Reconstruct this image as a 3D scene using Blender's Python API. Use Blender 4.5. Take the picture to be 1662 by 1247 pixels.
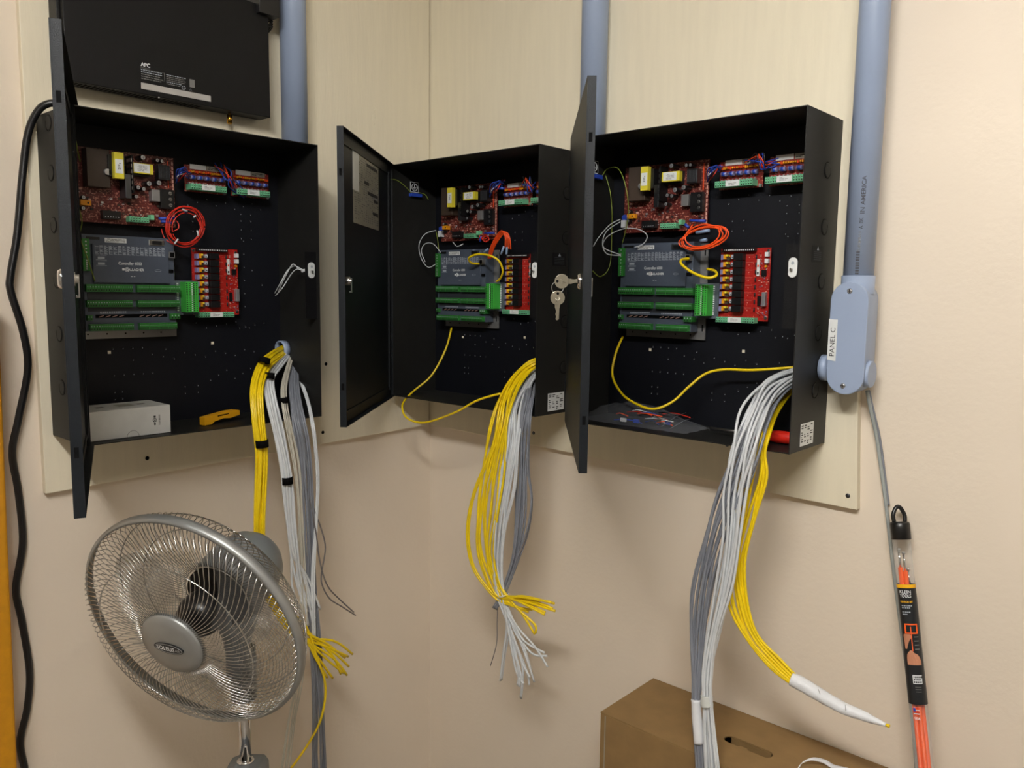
import bpy, math, random
from mathutils import Vector, Matrix
for o in list(bpy.data.objects): bpy.data.objects.remove(o)
SC = bpy.context.scene
COL = SC.collection
rnd = random.Random(7)

# ------------------------------------------------------------------ camera
F, CAM, YAW, PITCH, ROLL = 1315.98, Vector((1.74364, -1.58572, 1.59732)), 0.73173, -0.11628, 0.01292
fw = Vector((-math.sin(YAW)*math.cos(PITCH), math.cos(YAW)*math.cos(PITCH), math.sin(PITCH)))
r0 = Vector((math.cos(YAW), math.sin(YAW), 0)); u0 = r0.cross(fw)
rt = r0*math.cos(ROLL) + u0*math.sin(ROLL); up = rt.cross(fw)
cd = bpy.data.cameras.new('camera'); cam = bpy.data.objects.new('camera', cd); COL.objects.link(cam)
m3 = Matrix((rt, up, -fw)).transposed()
cam.matrix_world = Matrix.Translation(CAM) @ m3.to_4x4()
cd.sensor_width = 36; cd.sensor_fit = 'HORIZONTAL'; cd.lens = 36*F/1662; cd.clip_start = 0.02
SC.camera = cam
# ------------------------------------------------------------------ world, exposure, lamp
w = bpy.data.worlds.new('room_air'); SC.world = w; w.use_nodes = True
w.node_tree.nodes['Background'].inputs[0].default_value = (1.0, 0.86, 0.66, 1)
w.node_tree.nodes['Background'].inputs[1].default_value = 0.26
vs = SC.view_settings
vs.view_transform = 'Standard'; vs.look = 'None'; vs.exposure = 0.0; vs.gamma = 1.0; vs.use_curve_mapping = False
TUBE_STRENGTH, TUBE_COLOR = 122.0, (1.0, 0.975, 0.935)       # the two bare fluorescent tubes built with the room below
TUBE_POS = (1.75, -1.85, 2.62)

# ------------------------------------------------------------------ pixel -> known plane
def ray(px, py): return fw + rt*((px-831)/F) - up*((py-623.5)/F)
def PL(px, py, x): d = ray(px, py); return CAM + d*((x-CAM.x)/d.x)      # a plane parallel to the left wall
def PR(px, py, d_): d = ray(px, py); return CAM + d*((-d_-CAM.y)/d.y)   # parallel to the right wall
def PZ(px, py, z): d = ray(px, py); return CAM + d*((z-CAM.z)/d.z)

# ------------------------------------------------------------------ materials
M = {}
def s2l(c): return tuple(((x/255)/12.92 if x/255 <= .04045 else ((x/255+.055)/1.055)**2.4) for x in c)
def mat(name, rgb, rough=.5, metal=0, spec=.5, noise=0, nscale=30, bump=0, bscale=200, alpha=1, trans=0, coat=0, second=None, stretch=None):
    m = bpy.data.materials.new(name); m.use_nodes = True; nt = m.node_tree; b = nt.nodes['Principled BSDF']
    c = s2l(rgb); b.inputs['Base Color'].default_value = (*c, 1)
    b.inputs['Roughness'].default_value = rough; b.inputs['Metallic'].default_value = metal
    b.inputs['Specular IOR Level'].default_value = spec; b.inputs['Alpha'].default_value = alpha
    b.inputs['Transmission Weight'].default_value = trans; b.inputs['Coat Weight'].default_value = coat
    tc = nt.nodes.new('ShaderNodeTexCoord'); src = tc.outputs['Object']
    if stretch:
        mp = nt.nodes.new('ShaderNodeMapping'); mp.inputs['Scale'].default_value = stretch
        nt.links.new(src, mp.inputs['Vector']); src = mp.outputs['Vector']
    n = nt.nodes.new('ShaderNodeTexNoise'); n.inputs['Scale'].default_value = nscale; n.inputs['Detail'].default_value = 5
    nt.links.new(src, n.inputs['Vector'])
    cr = nt.nodes.new('ShaderNodeValToRGB'); k = noise if noise else .04
    c2 = s2l(second) if second else tuple(min(1, x*(1+k)) for x in c)
    cr.color_ramp.elements[0].color = (*[x*(1-k) for x in c], 1); cr.color_ramp.elements[1].color = (*c2, 1)
    cr.color_ramp.elements[0].position = .35; cr.color_ramp.elements[1].position = .65
    nt.links.new(n.outputs['Fac'], cr.inputs['Fac']); nt.links.new(cr.outputs['Color'], b.inputs['Base Color'])
    if bump:
        n2 = nt.nodes.new('ShaderNodeTexNoise'); n2.inputs['Scale'].default_value = bscale; n2.inputs['Detail'].default_value = 4
        nt.links.new(src, n2.inputs['Vector'])
        bm = nt.nodes.new('ShaderNodeBump'); bm.inputs['Strength'].default_value = bump; bm.inputs['Distance'].default_value = .002
        nt.links.new(n2.outputs['Fac'], bm.inputs['Height']); nt.links.new(bm.outputs['Normal'], b.inputs['Normal'])
    M[name] = m; return m
mat('wall_paint', (231, 218, 201), .55, bump=.25, bscale=90, noise=.02, nscale=3)
mat('ply_paint', (232, 223, 200), .5, bump=.25, bscale=60, noise=.02, nscale=12, stretch=(6, 6, .5))
mat('ply_edge', (150, 125, 85), .8, noise=.2, stretch=(2, 2, 60))
mat('floor_tile', (140, 132, 120), .4, noise=.1)
mat('ceiling_paint', (225, 220, 208), .8)
mat('black_paint', (29, 29, 28), .5, spec=.3, bump=.25, bscale=900, noise=.08, nscale=60)
mat('door_paint', (19, 23, 28), .45, spec=.25, bump=.25, bscale=900, noise=.08, nscale=60)
mat('black_inside', (12, 14, 21), .5, spec=.28, bump=.15, bscale=900)
mat('black_plastic', (18, 18, 20), .35)
mat('black_satin', (15, 15, 17), .5, spec=.25, bump=.2, bscale=700)
mat('hole_dark', (4, 4, 5), .8, spec=.1)
mat('dark_steel', (90, 92, 96), .3, .9)
mat('steel', (200, 200, 200), .28, 1)
mat('chrome', (225, 225, 228), .06, 1)
mat('nickel', (205, 200, 185), .25, 1)
mat('brass', (205, 150, 50), .25, 1)
mat('pvc', (152, 167, 194), .38, spec=.5, noise=.03, nscale=8)
mat('pvc_ink', (60, 62, 72), .6)
mat('grey_plastic', (108, 112, 114), .35, noise=.03)
mat('module_grey', (72, 80, 94), .4, bump=.1, bscale=600)
mat('module_dark', (45, 48, 54), .5)
mat('module_print', (165, 172, 182), .6)
mat('plate_steel', (150, 150, 150), .35, .6)
mat('white_print', (225, 228, 230), .6)
mat('white_label', (225, 228, 228), .5)
mat('notice_paper', (152, 150, 138), .35, noise=.05, nscale=40)
mat('ink', (35, 35, 38), .7)
mat('grey_ink', (120, 120, 118), .7)
mat('term_green', (46, 122, 50), .4, noise=.05)
mat('term_mint', (112, 190, 146), .45, noise=.04)
mat('exp_green', (62, 172, 64), .4)
mat('slot_dark', (14, 40, 18), .6)
mat('yellow_tape', (225, 210, 60), .45)
mat('orange_cap', (225, 150, 20), .45)
mat('cap_top', (190, 192, 196), .3, .7)
mat('purple_part', (128, 124, 170), .4)
mat('blue_wire', (40, 70, 170), .35)
mat('red_wire', (205, 45, 30), .35)
mat('orange_wire', (238, 82, 30), .35)
mat('black_wire', (20, 20, 22), .35)
mat('white_wire', (212, 216, 220), .4)
mat('grey_wire', (126, 130, 140), .42)
mat('taupe_wire', (112, 106, 106), .42)
mat('cream_wire', (196, 192, 180), .42)
mat('yellow_wire', (240, 208, 18), .35)
mat('green_wire', (120, 135, 50), .4)
mat('crimp_blue', (150, 175, 210), .2, trans=.2)
mat('velcro', (14, 14, 15), .95, spec=.05, bump=.6, bscale=1500)
mat('tape_paper', (228, 230, 235), .5, bump=.4, bscale=120)
mat('clear_tape', (205, 208, 205), .2)
mat('cardboard', (132, 104, 64), .75, noise=.06, nscale=25, bump=.1, bscale=150)
mat('carton_white', (205, 206, 204), .6)
mat('tool_yellow', (222, 160, 20), .4)
mat('tool_red', (215, 40, 25), .35)
mat('rod_orange', (236, 92, 26), .45)
mat('label_yellow', (238, 178, 20), .35)
mat('label_black', (24, 27, 31), .3)
mat('skin_print', (190, 130, 100), .4)
mat('brown_part', (58, 46, 36), .6, noise=.1)
mat('nickel_satin', (160, 162, 162), .42, .6)
mat('grille_wire', (205, 205, 205), .2, 1)
mat('sheath_grey', (158, 164, 162), .45)
mat('mustard', (190, 130, 4), .6, noise=.06, nscale=60)
mat('clear_board', (95, 102, 112), .2, alpha=.8)
mat('pcb_silk', (205, 160, 145), .6)
def trans_mat(name, rgb, fac, rough=.1, edge=.5):
    m = bpy.data.materials.new(name); m.use_nodes = True; nt = m.node_tree; nt.nodes.remove(nt.nodes['Principled BSDF'])
    out = nt.nodes['Material Output']; t = nt.nodes.new('ShaderNodeBsdfTransparent'); g = nt.nodes.new('ShaderNodeBsdfPrincipled')
    g.inputs['Base Color'].default_value = (*s2l(rgb), 1); g.inputs['Roughness'].default_value = rough
    lw = nt.nodes.new('ShaderNodeLayerWeight'); lw.inputs['Blend'].default_value = .3
    ma = nt.nodes.new('ShaderNodeMath'); ma.operation = 'MULTIPLY_ADD'; ma.inputs[1].default_value = edge; ma.inputs[2].default_value = fac
    nt.links.new(lw.outputs['Facing'], ma.inputs[0])
    mx = nt.nodes.new('ShaderNodeMixShader'); nt.links.new(ma.outputs[0], mx.inputs[0])
    nt.links.new(t.outputs[0], mx.inputs[1]); nt.links.new(g.outputs[0], mx.inputs[2]); nt.links.new(mx.outputs[0], out.inputs[0])
    M[name] = m
trans_mat('clear_tube', (215, 222, 225), .04, .08)
trans_mat('fan_smoke', (125, 125, 125), .10, .35, .25)
trans_mat('bag_film', (200, 205, 215), .05, .07, .12)
def pcb(name, base, fleck, amount):
    m = bpy.data.materials.new(name); m.use_nodes = True; nt = m.node_tree; b = nt.nodes['Principled BSDF']
    b.inputs['Roughness'].default_value = .4
    tc = nt.nodes.new('ShaderNodeTexCoord')
    br = nt.nodes.new('ShaderNodeTexBrick'); br.inputs['Scale'].default_value = 90; br.inputs['Mortar Size'].default_value = .07
    br.inputs['Brick Width'].default_value = .9; br.inputs['Row Height'].default_value = .45
    mp = nt.nodes.new('ShaderNodeMapping'); mp.inputs['Rotation'].default_value = (math.pi/2, 0, 0)
    nt.links.new(tc.outputs['Object'], mp.inputs['Vector']); nt.links.new(mp.outputs['Vector'], br.inputs['Vector'])
    vo = nt.nodes.new('ShaderNodeTexNoise'); vo.inputs['Scale'].default_value = 260; vo.inputs['Detail'].default_value = 1
    nt.links.new(mp.outputs['Vector'], vo.inputs['Vector'])
    th = nt.nodes.new('ShaderNodeMath'); th.operation = 'GREATER_THAN'; th.inputs[1].default_value = 1-amount
    nt.links.new(vo.outputs['Fac'], th.inputs[0])
    mt = nt.nodes.new('ShaderNodeMath'); mt.operation = 'MULTIPLY'; mt.inputs[1].default_value = .10
    nt.links.new(br.outputs['Fac'], mt.inputs[0])
    ad = nt.nodes.new('ShaderNodeMath'); ad.operation = 'MAXIMUM'; nt.links.new(th.outputs[0], ad.inputs[0]); nt.links.new(mt.outputs[0], ad.inputs[1])
    mx = nt.nodes.new('ShaderNodeMix'); mx.data_type = 'RGBA'
    nt.links.new(ad.outputs[0], mx.inputs[0]); mx.inputs[6].default_value = (*s2l(base), 1); mx.inputs[7].default_value = (*s2l(fleck), 1)
    nt.links.new(mx.outputs[2], b.inputs['Base Color']); M[name] = m
pcb('pcb_power', (84, 20, 16), (160, 105, 90), .40)
pcb('pcb_red', (158, 18, 13), (210, 100, 80), .30)
pcb('pcb_dark', (130, 28, 24), (200, 140, 120), .36)
em = bpy.data.materials.new('lamp_lens'); em.use_nodes = True
em.node_tree.nodes['Principled BSDF'].inputs['Emission Color'].default_value = (*TUBE_COLOR, 1)
em.node_tree.nodes['Principled BSDF'].inputs['Emission Strength'].default_value = TUBE_STRENGTH
M['lamp_lens'] = em

# ------------------------------------------------------------------ mesh builder
_txt = {}
def glyphs(s, bold=0):
    key = (s, bold)
    if key not in _txt:
        c = bpy.data.curves.new('t', 'FONT'); c.body = s; c.size = 1; c.align_x = 'CENTER'; c.align_y = 'CENTER'; c.offset = bold
        c.resolution_u = 3
        o = bpy.data.objects.new('t', c); COL.objects.link(o); bpy.context.view_layer.update()
        me = bpy.data.meshes.new_from_object(o.evaluated_get(bpy.context.evaluated_depsgraph_get()))
        vs_ = [v.co.copy() for v in me.vertices]; fs = [tuple(p.vertices) for p in me.polygons]
        x0 = min(v.x for v in vs_); x1 = max(v.x for v in vs_); y0 = min(v.y for v in vs_); y1 = max(v.y for v in vs_)
        _txt[key] = ([((v.x-(x0+x1)/2), (v.y-(y0+y1)/2)) for v in vs_], fs, x1-x0, y1-y0)
        bpy.data.objects.remove(o); bpy.data.curves.remove(c); bpy.data.meshes.remove(me)
    return _txt[key]
class MB:
    def __init__(s): s.v = []; s.f = []; s.m = []; s.sm = []; s.mats = []
    def mi(s, name):
        if name not in s.mats: s.mats.append(name)
        return s.mats.index(name)
    def add(s, vs_, fs, mt, smooth=False):
        b = len(s.v); s.v += [Vector(x) for x in vs_]; k = s.mi(mt)
        for f in fs: s.f.append(tuple(b+i for i in f)); s.m.append(k); s.sm.append(smooth)
        return s
    def box(s, a, b, mt, T=None):
        x0, y0, z0 = (min(a[i], b[i]) for i in range(3)); x1, y1, z1 = (max(a[i], b[i]) for i in range(3))
        vs_ = [Vector(q) for q in ((x0,y0,z0),(x1,y0,z0),(x1,y1,z0),(x0,y1,z0),(x0,y0,z1),(x1,y0,z1),(x1,y1,z1),(x0,y1,z1))]
        if T: vs_ = [T @ q for q in vs_]
        return s.add(vs_, [(0,3,2,1),(4,5,6,7),(0,1,5,4),(1,2,6,5),(2,3,7,6),(3,0,4,7)], mt)
    def rings(s, rs, mt, cap0=True, cap1=True, smooth=True, closed=False):
        n = len(rs[0]); vs_ = [q for r in rs for q in r]; fs = []
        L = len(rs)
        for i in range(L if closed else L-1):
            a = i*n; b = ((i+1) % L)*n
            for j in range(n): fs.append((a+j, a+(j+1) % n, b+(j+1) % n, b+j))
        base = len(s.v); s.add(vs_, fs, mt, smooth)
        if not closed:
            k = s.mi(mt)
            if cap0: s.f.append(tuple(base+j for j in reversed(range(n)))); s.m.append(k); s.sm.append(False)
            if cap1: s.f.append(tuple(base+(L-1)*n+j for j in range(n))); s.m.append(k); s.sm.append(False)
        return s
    def lathe(s, c, ax, prof, mt, n=24, smooth=True, cap=True):
        ax = Vector(ax).normalized(); c = Vector(c)
        a = ax.orthogonal().normalized(); b = ax.cross(a)
        rs = [[c+ax*z+(a*math.cos(2*math.pi*j/n)+b*math.sin(2*math.pi*j/n))*r for j in range(n)] for r, z in prof]
        return s.rings(rs, mt, cap, cap, smooth)
    def cyl(s, a, b, r, mt, n=16, r2=None, smooth=True):
        a = Vector(a); b = Vector(b); d = b-a
        return s.lathe(a, d, [(r, 0), (r if r2 is None else r2, d.length)], mt, n, smooth)
    def tube(s, pts, r, mt, n=6, closed=False):
        pts = [Vector(q) for q in pts]; L = len(pts); rs = []; nrm = None
        for i in range(L):
            if closed: t = (pts[(i+1) % L]-pts[i-1])
            else: t = pts[min(i+1, L-1)]-pts[max(i-1, 0)]
            if t.length < 1e-9: t = Vector((0, 0, 1))
            t.normalize()
            if nrm is None: nrm = t.orthogonal().normalized()
            nrm = nrm-t*nrm.dot(t)
            nrm = nrm.normalized() if nrm.length > 1e-6 else t.orthogonal().normalized()
            bi = t.cross(nrm); rr = r[i] if isinstance(r, (list, tuple)) else r
            rs.append([pts[i]+(nrm*math.cos(2*math.pi*j/n)+bi*math.sin(2*math.pi*j/n))*rr for j in range(n)])
        return s.rings(rs, mt, closed=closed)
    def prism(s, poly, d, mt, smooth=False):          # poly: 3-D loop, d: extrusion vector
        n = len(poly); p0 = [Vector(q) for q in poly]; p1 = [q+Vector(d) for q in p0]
        s.rings([p0, p1], mt, smooth=smooth); return s
    def text(s, st, o, ux, uy, h, mt, lift=.0004, width=None, bold=0):
        vs_, fs, W_, H_ = glyphs(st, bold); ux = Vector(ux).normalized(); uy = Vector(uy).normalized(); n = ux.cross(uy); k = h/H_
        kx = (width/W_) if width else k
        s.add([Vector(o)+ux*(x*kx)+uy*(y*k)+n*lift for x, y in vs_], fs, mt); return s
    def build(s, name, parent=None, bevel=0, seg=2, T=None):
        me = bpy.data.meshes.new(name); vv = [T @ q for q in s.v] if T else s.v
        me.from_pydata([tuple(q) for q in vv], [], s.f)
        for n_ in s.mats: me.materials.append(M[n_])
        for i, p in enumerate(me.polygons): p.material_index = s.m[i]; p.use_smooth = s.sm[i]
        me.update()
        o = bpy.data.objects.new(name, me); COL.objects.link(o)
        if parent: o.parent = parent
        if bevel:
            b = o.modifiers.new('bevel', 'BEVEL'); b.width = bevel; b.segments = seg; b.limit_method = 'ANGLE'; b.angle_limit = math.radians(50)
        return o
def tag(o, label=None, cat=None, group=None, kind=None):
    if label: o['label'] = label
    if cat: o['category'] = cat
    if group: o['group'] = group
    if kind: o['kind'] = kind
    return o
def empty(name, loc=(0, 0, 0), rz=0):
    o = bpy.data.objects.new(name, None); COL.objects.link(o); o.location = loc; o.rotation_euler = (0, 0, rz); o.empty_display_size = .02
    return o
def spline(P_, k=8):
    P_ = [Vector(q) for q in P_]; out = []; n = len(P_)
    for i in range(n-1):
        a = P_[max(i-1, 0)]; b = P_[i]; c = P_[i+1]; d = P_[min(i+2, n-1)]
        for j in range(k):
            t = j/k
            out.append(.5*((2*b)+(c-a)*t+(2*a-5*b+4*c-d)*t*t+(3*b-a-3*c+d)*t**3))
    out.append(P_[-1]); return out
def ring_mesh(mb, c, ax, R, r, mt, n=32, k=6, a0=0, a1=2*math.pi):
    ax = Vector(ax).normalized(); a = ax.orthogonal().normalized(); b = ax.cross(a); full = abs(a1-a0-2*math.pi) < 1e-6
    m_ = n if full else n+1
    mb.tube([Vector(c)+(a*math.cos(a0+(a1-a0)*i/n)+b*math.sin(a0+(a1-a0)*i/n))*R for i in range(m_)], r, mt, k, closed=full)

# ------------------------------------------------------------------ the room
T_PLY = .018
def struct(name, a, b, mt): o = MB().box(a, b, mt).build(name); tag(o, kind='structure'); return o
struct('wall_left', (-.12, -4.2, 0), (0, .12, 2.75), 'wall_paint')
struct('wall_right', (0, 0, 0), (4.4, .12, 2.75), 'wall_paint')
struct('floor', (-.12, -4.2, -.1), (4.4, .12, 0), 'floor_tile')
struct('ceiling', (-.12, -4.2, 2.75), (4.4, .12, 2.85), 'ceiling_paint')
lamp = empty('ceiling_lamp', (TUBE_POS[0], TUBE_POS[1], 2.75)); tag(lamp, 'bare two-tube fluorescent fixture under the ceiling', 'lamp')
mb = MB(); mb.box((-.62, -.06, -.05), (.62, .06, -.001), 'white_label'); mb.box((-.615, -.07, -.13), (-.6, .07, -.05), 'white_label'); mb.box((.6, -.07, -.13), (.615, .07, -.05), 'white_label'); mb.build('housing', lamp, .003)
for y_ in (-.05, .05): MB().cyl((-.598, y_, TUBE_POS[2]-2.75), (.598, y_, TUBE_POS[2]-2.75), .019, 'lamp_lens', 16).build('fluorescent_tube', lamp)

# plywood backboards
def ply_left():
    mb = MB(); mb.prism([(0.0005, -1.036, 1.184), (.0005, -.0208, 1.205), (.0005, -.0208, 2.69), (.0005, -1.036, 2.69)], (T_PLY-.001, 0, 0), 'ply_paint')
    o = mb.build('plywood_backboard', bevel=.0015); tag(o, 'cream painted plywood board on the left wall behind the left cabinet', 'board'); return o
def ply_right():
    mb = MB(); mb.prism([(.0003, -.0005, 1.205), (1.226, -.0005, 1.186), (1.172, -.0005, 2.2), (1.17, -.0005, 2.69), (.0003, -.0005, 2.69)], (0, -(T_PLY-.001), 0), 'ply_paint')
    o = mb.build('plywood_backboard', bevel=.0015); tag(o, 'cream painted plywood board on the right wall behind the middle and right cabinets', 'board'); return o
pl = ply_left(); pr = ply_right()
# screws in the boards
def ply_screw(c, n_, lab, par, mt='dark_steel', r=.0035):
    o = MB().lathe(c, n_, [(r*1.3, .0), (r*1.2, .0008), (r*.4, .0012)], mt, 10).build('screw_head', par)
for x, y in ((239, 744), (529, 591), (524, 702)): ply_screw(PL(x, y, T_PLY), (1, 0, 0), '', pl, 'hole_dark')
for x, y in ((1376, 805), (866, 703), (1180, 722)): ply_screw(PR(x, y, T_PLY), (0, -1, 0), '', pr, 'dark_steel')
ply_screw(PL(489, 84, T_PLY), (1, 0, 0), '', pl, 'hole_dark', .002)

for y_, z_, a_, b_ in ((607, 192, .004, .016), (608, 176, .003, .005), (628, 268, .003, .012)):
    c_ = PL(y_, z_, T_PLY-.001); mb = MB(); mb.tube([c_+Vector((.0001, a_*math.cos(q*.52), b_*math.sin(q*.52))) for q in range(11)], .0012, 'ply_paint', 6); mb.build('paint_blemish', pl)
# ------------------------------------------------------------------ cabinets
W, H, D = .5145, .61, .164
LD, TD = .516, .0138
def L(u, d, v): return Vector((u, -d, v))
UX, UY = (1, 0, 0), (0, 0, 1)
def lbox(mb, u0, u1, v0, v1, d0, d1, mt): return mb.box((u0, -d1, v0), (u1, -d0, v1), mt)
def scrib(mb, u0, u1, v0, v1, d, rows, mt='ink', fill=.6, seed=1):
    r = random.Random(seed); h = (v1-v0)/rows
    for i in range(rows):
        v = v1-(i+.5)*h; u = u0
        while u < u1-.001:
            w_ = min(r.uniform(.002, .009), u1-u)
            if r.random() < .8: lbox(mb, u, u+w_*.85, v-h*fill/2, v+h*fill/2, d, d+.0003, mt)
            u += w_
def terminals(parent, u0, u1, v0, v1, d0, d1, mt, n, label=None, name='terminal_block', side=False, dots=True, gaps=()):
    mb = MB(); lbox(mb, u0, u1, v0, v1, d0, d1, mt)
    st = (u1-u0)/n; h = v1-v0
    for i in range(n):
        c = u0+(i+.5)*st
        if label and label[0] < c < label[1]: continue
        mb.lathe(L(c, d1, v0+h*.66), (0, -1, 0), [(min(st, h)*.22, 0), (min(st, h)*.22, .0004)], ('module_print' if mt == 'term_green' else 'slot_dark') if mt != 'black_plastic' else 'steel', 8)
        lbox(mb, c-st*.25, c+st*.25, v0+h*.1, v0+h*.36, d1, d1+.0004, 'slot_dark')
        if i: lbox(mb, c-st*.54, c-st*.46, v0, v1, d1, d1+.0003, 'slot_dark')
    if label:
        lbox(mb, label[0], label[1], v0+h*.05, v1-h*.02, d1+.0004, d1+.001, 'white_label')
        scrib(mb, label[0]+.006, label[1]-.006, v0+h*.2, v1-h*.15, d1+.001, 3, 'grey_ink', .3, 5)
    return mb.build(name, parent)
def electro(parent, u, v, r, h, d0, mt='black_plastic', ax=(0, -1, 0)):
    mb = MB(); c = L(u, d0, v); mb.lathe(c, ax, [(r*.9, 0), (r, .001), (r, h-.001), (r*.93, h)], mt, 14)
    mb.lathe(c+Vector(ax).normalized()*h, ax, [(r*.85, .0), (r*.8, .0004)], 'cap_top', 14)
    e = c+Vector(ax).normalized()*(h+.0006)
    mb.box(e+Vector((-r*.6, -.0003, -.0003)), e+Vector((r*.6, 0, .0003)), 'ink'); mb.box(e+Vector((-.0003, -.0003, -r*.6)), e+Vector((.0003, 0, r*.6)), 'ink')
    return mb.build('capacitor', parent)

def power_board(cab):
    mb = MB(); lbox(mb, .045, .253, .418, .562, .018, .0205, 'pcb_power')
    r = random.Random(3)
    for i in range(150):                                    # small soldered parts
        u = r.uniform(.055, .245); v = r.uniform(.425, .475) if i < 105 else r.uniform(.475, .555)
        a, b = r.choice(((.002, .001), (.001, .002), (.0035, .002), (.0015, .0015), (.005, .004)))
        lbox(mb, u, u+a, v, v+b, .0205, .0205+r.uniform(.0006, .003), r.choice(('pcb_silk', 'pcb_silk', 'ink', 'cap_top', 'brown_part')))
    for i in range(14): lbox(mb, .2485, .2515, .43+i*.009, .4365+i*.009, .0205, .0208, 'pcb_silk')
    lbox(mb, .2395, .2415, .5, .555, .0205, .0208, 'orange_wire')
    b = mb.build('power_supply_board', cab); b['label'] = 'dark red power supply board'
    mb = MB(); lbox(mb, .07, .113, .485, .558, .0205, .045, 'brown_part'); mb.build('heat_shield', b, .001)
    mb = MB(); lbox(mb, .108, .139, .508, .549, .0205, .052, 'black_plastic')        # tall transformer
    lbox(mb, .114, .132, .503, .553, .052, .064, 'yellow_tape'); lbox(mb, .1155, .1305, .513, .54, .064, .0644, 'white_label')
    scrib(mb, .120, .126, .52, .534, .0644, 4, 'grey_ink'); mb.cyl(L(.106, .03, .515), L(.106, .052, .515), .006, 'cap_top', 12)
    o = mb.build('transformer', b, .0008)
    mb = MB(); lbox(mb, .154, .196, .516, .542, .0205, .034, 'black_plastic'); lbox(mb, .155, .198, .520, .540, .034, .046, 'yellow_tape')
    lbox(mb, .159, .191, .522, .539, .046, .0465, 'white_label'); scrib(mb, .166, .186, .524, .536, .0465, 5, 'grey_ink', .4)
    mb.build('transformer', b, .0008)
    mb = MB(); lbox(mb, .1395, .151, .468, .515, .0205, .05, 'dark_steel'); mb.build('heat_sink', b, .0006)
    mb = MB(); lbox(mb, .1525, .1555, .48, .553, .0205, .052, 'black_satin')
    for i in range(6): lbox(mb, .1518, .1528, .485+i*.011, .492+i*.011, .03, .052, 'steel')
    mb.build('heat_sink', b)
    for u, v, r_, h in ((.178, .552, .0052, .026), (.21, .551, .0038, .02), (.2195, .5505, .0035, .02), (.168, .492, .0043, .022), (.179, .490, .0042, .022),
                        (.1885, .5015, .0055, .026), (.209, .505, .0055, .026), (.164, .474, .004, .02), (.066, .464, .0038, .012), (.064, .443, .0038, .014)):
        electro(b, u, v, r_, h, .0205)
    mb = MB(); lbox(mb, .212, .236, .513, .543, .0205, .04, 'black_plastic')
    for i in range(7): lbox(mb, .2135+i*.0034, .2145+i*.0034, .516, .540, .04, .041, 'module_dark')
    mb.build('relay', b, .0006)
    mb = MB(); lbox(mb, .198, .215, .468, .492, .0205, .036, 'plate_steel'); mb.build('relay', b, .0006)
    mb = MB(); lbox(mb, .218, .2465, .455, .495, .0205, .033, 'black_plastic')
    for i in range(3): mb.lathe(L(.238, .033, .463+i*.012), (0, -1, 0), [(.004, 0), (.0036, .0012)], 'steel', 10); lbox(mb, .235, .241, .4625+i*.012, .4635+i*.012, .0342, .0347, 'ink')
    mb.build('screw_terminal', b, .0006)
    mb = MB(); lbox(mb, .06, .08, .449, .459, .0205, .032, 'orange_cap'); mb.cyl(L(.074, .032, .454), L(.074, .0328, .454), .002, 'ink', 8); mb.build('film_capacitor', b, .0006)
    mb = MB(); lbox(mb, .10, .135, .426, .442, .0205, .034, 'black_plastic')
    for i in range(6): mb.cyl(L(.105+i*.005, .034, .43), L(.105+i*.005, .0346, .43), .0011, 'cap_top', 8)
    mb.build('connector', b, .0006)
    terminals(b, .150, .189, .423, .434, .0205, .038, 'term_mint', 7)
    mb = MB(); lbox(mb, .194, .201, .430, .440, .0205, .036, 'term_mint'); mb.build('terminal_block', b)
    mb = MB(); mb.lathe(L(.051, .0205, .452), (0, -1, 0), [(.006, 0), (.007, .004), (.006, .010)], 'blue_wire', 12); lbox(mb, .046, .056, .430, .446, .0205, .034, 'white_wire'); mb.build('connector', b)
    return b
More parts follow.
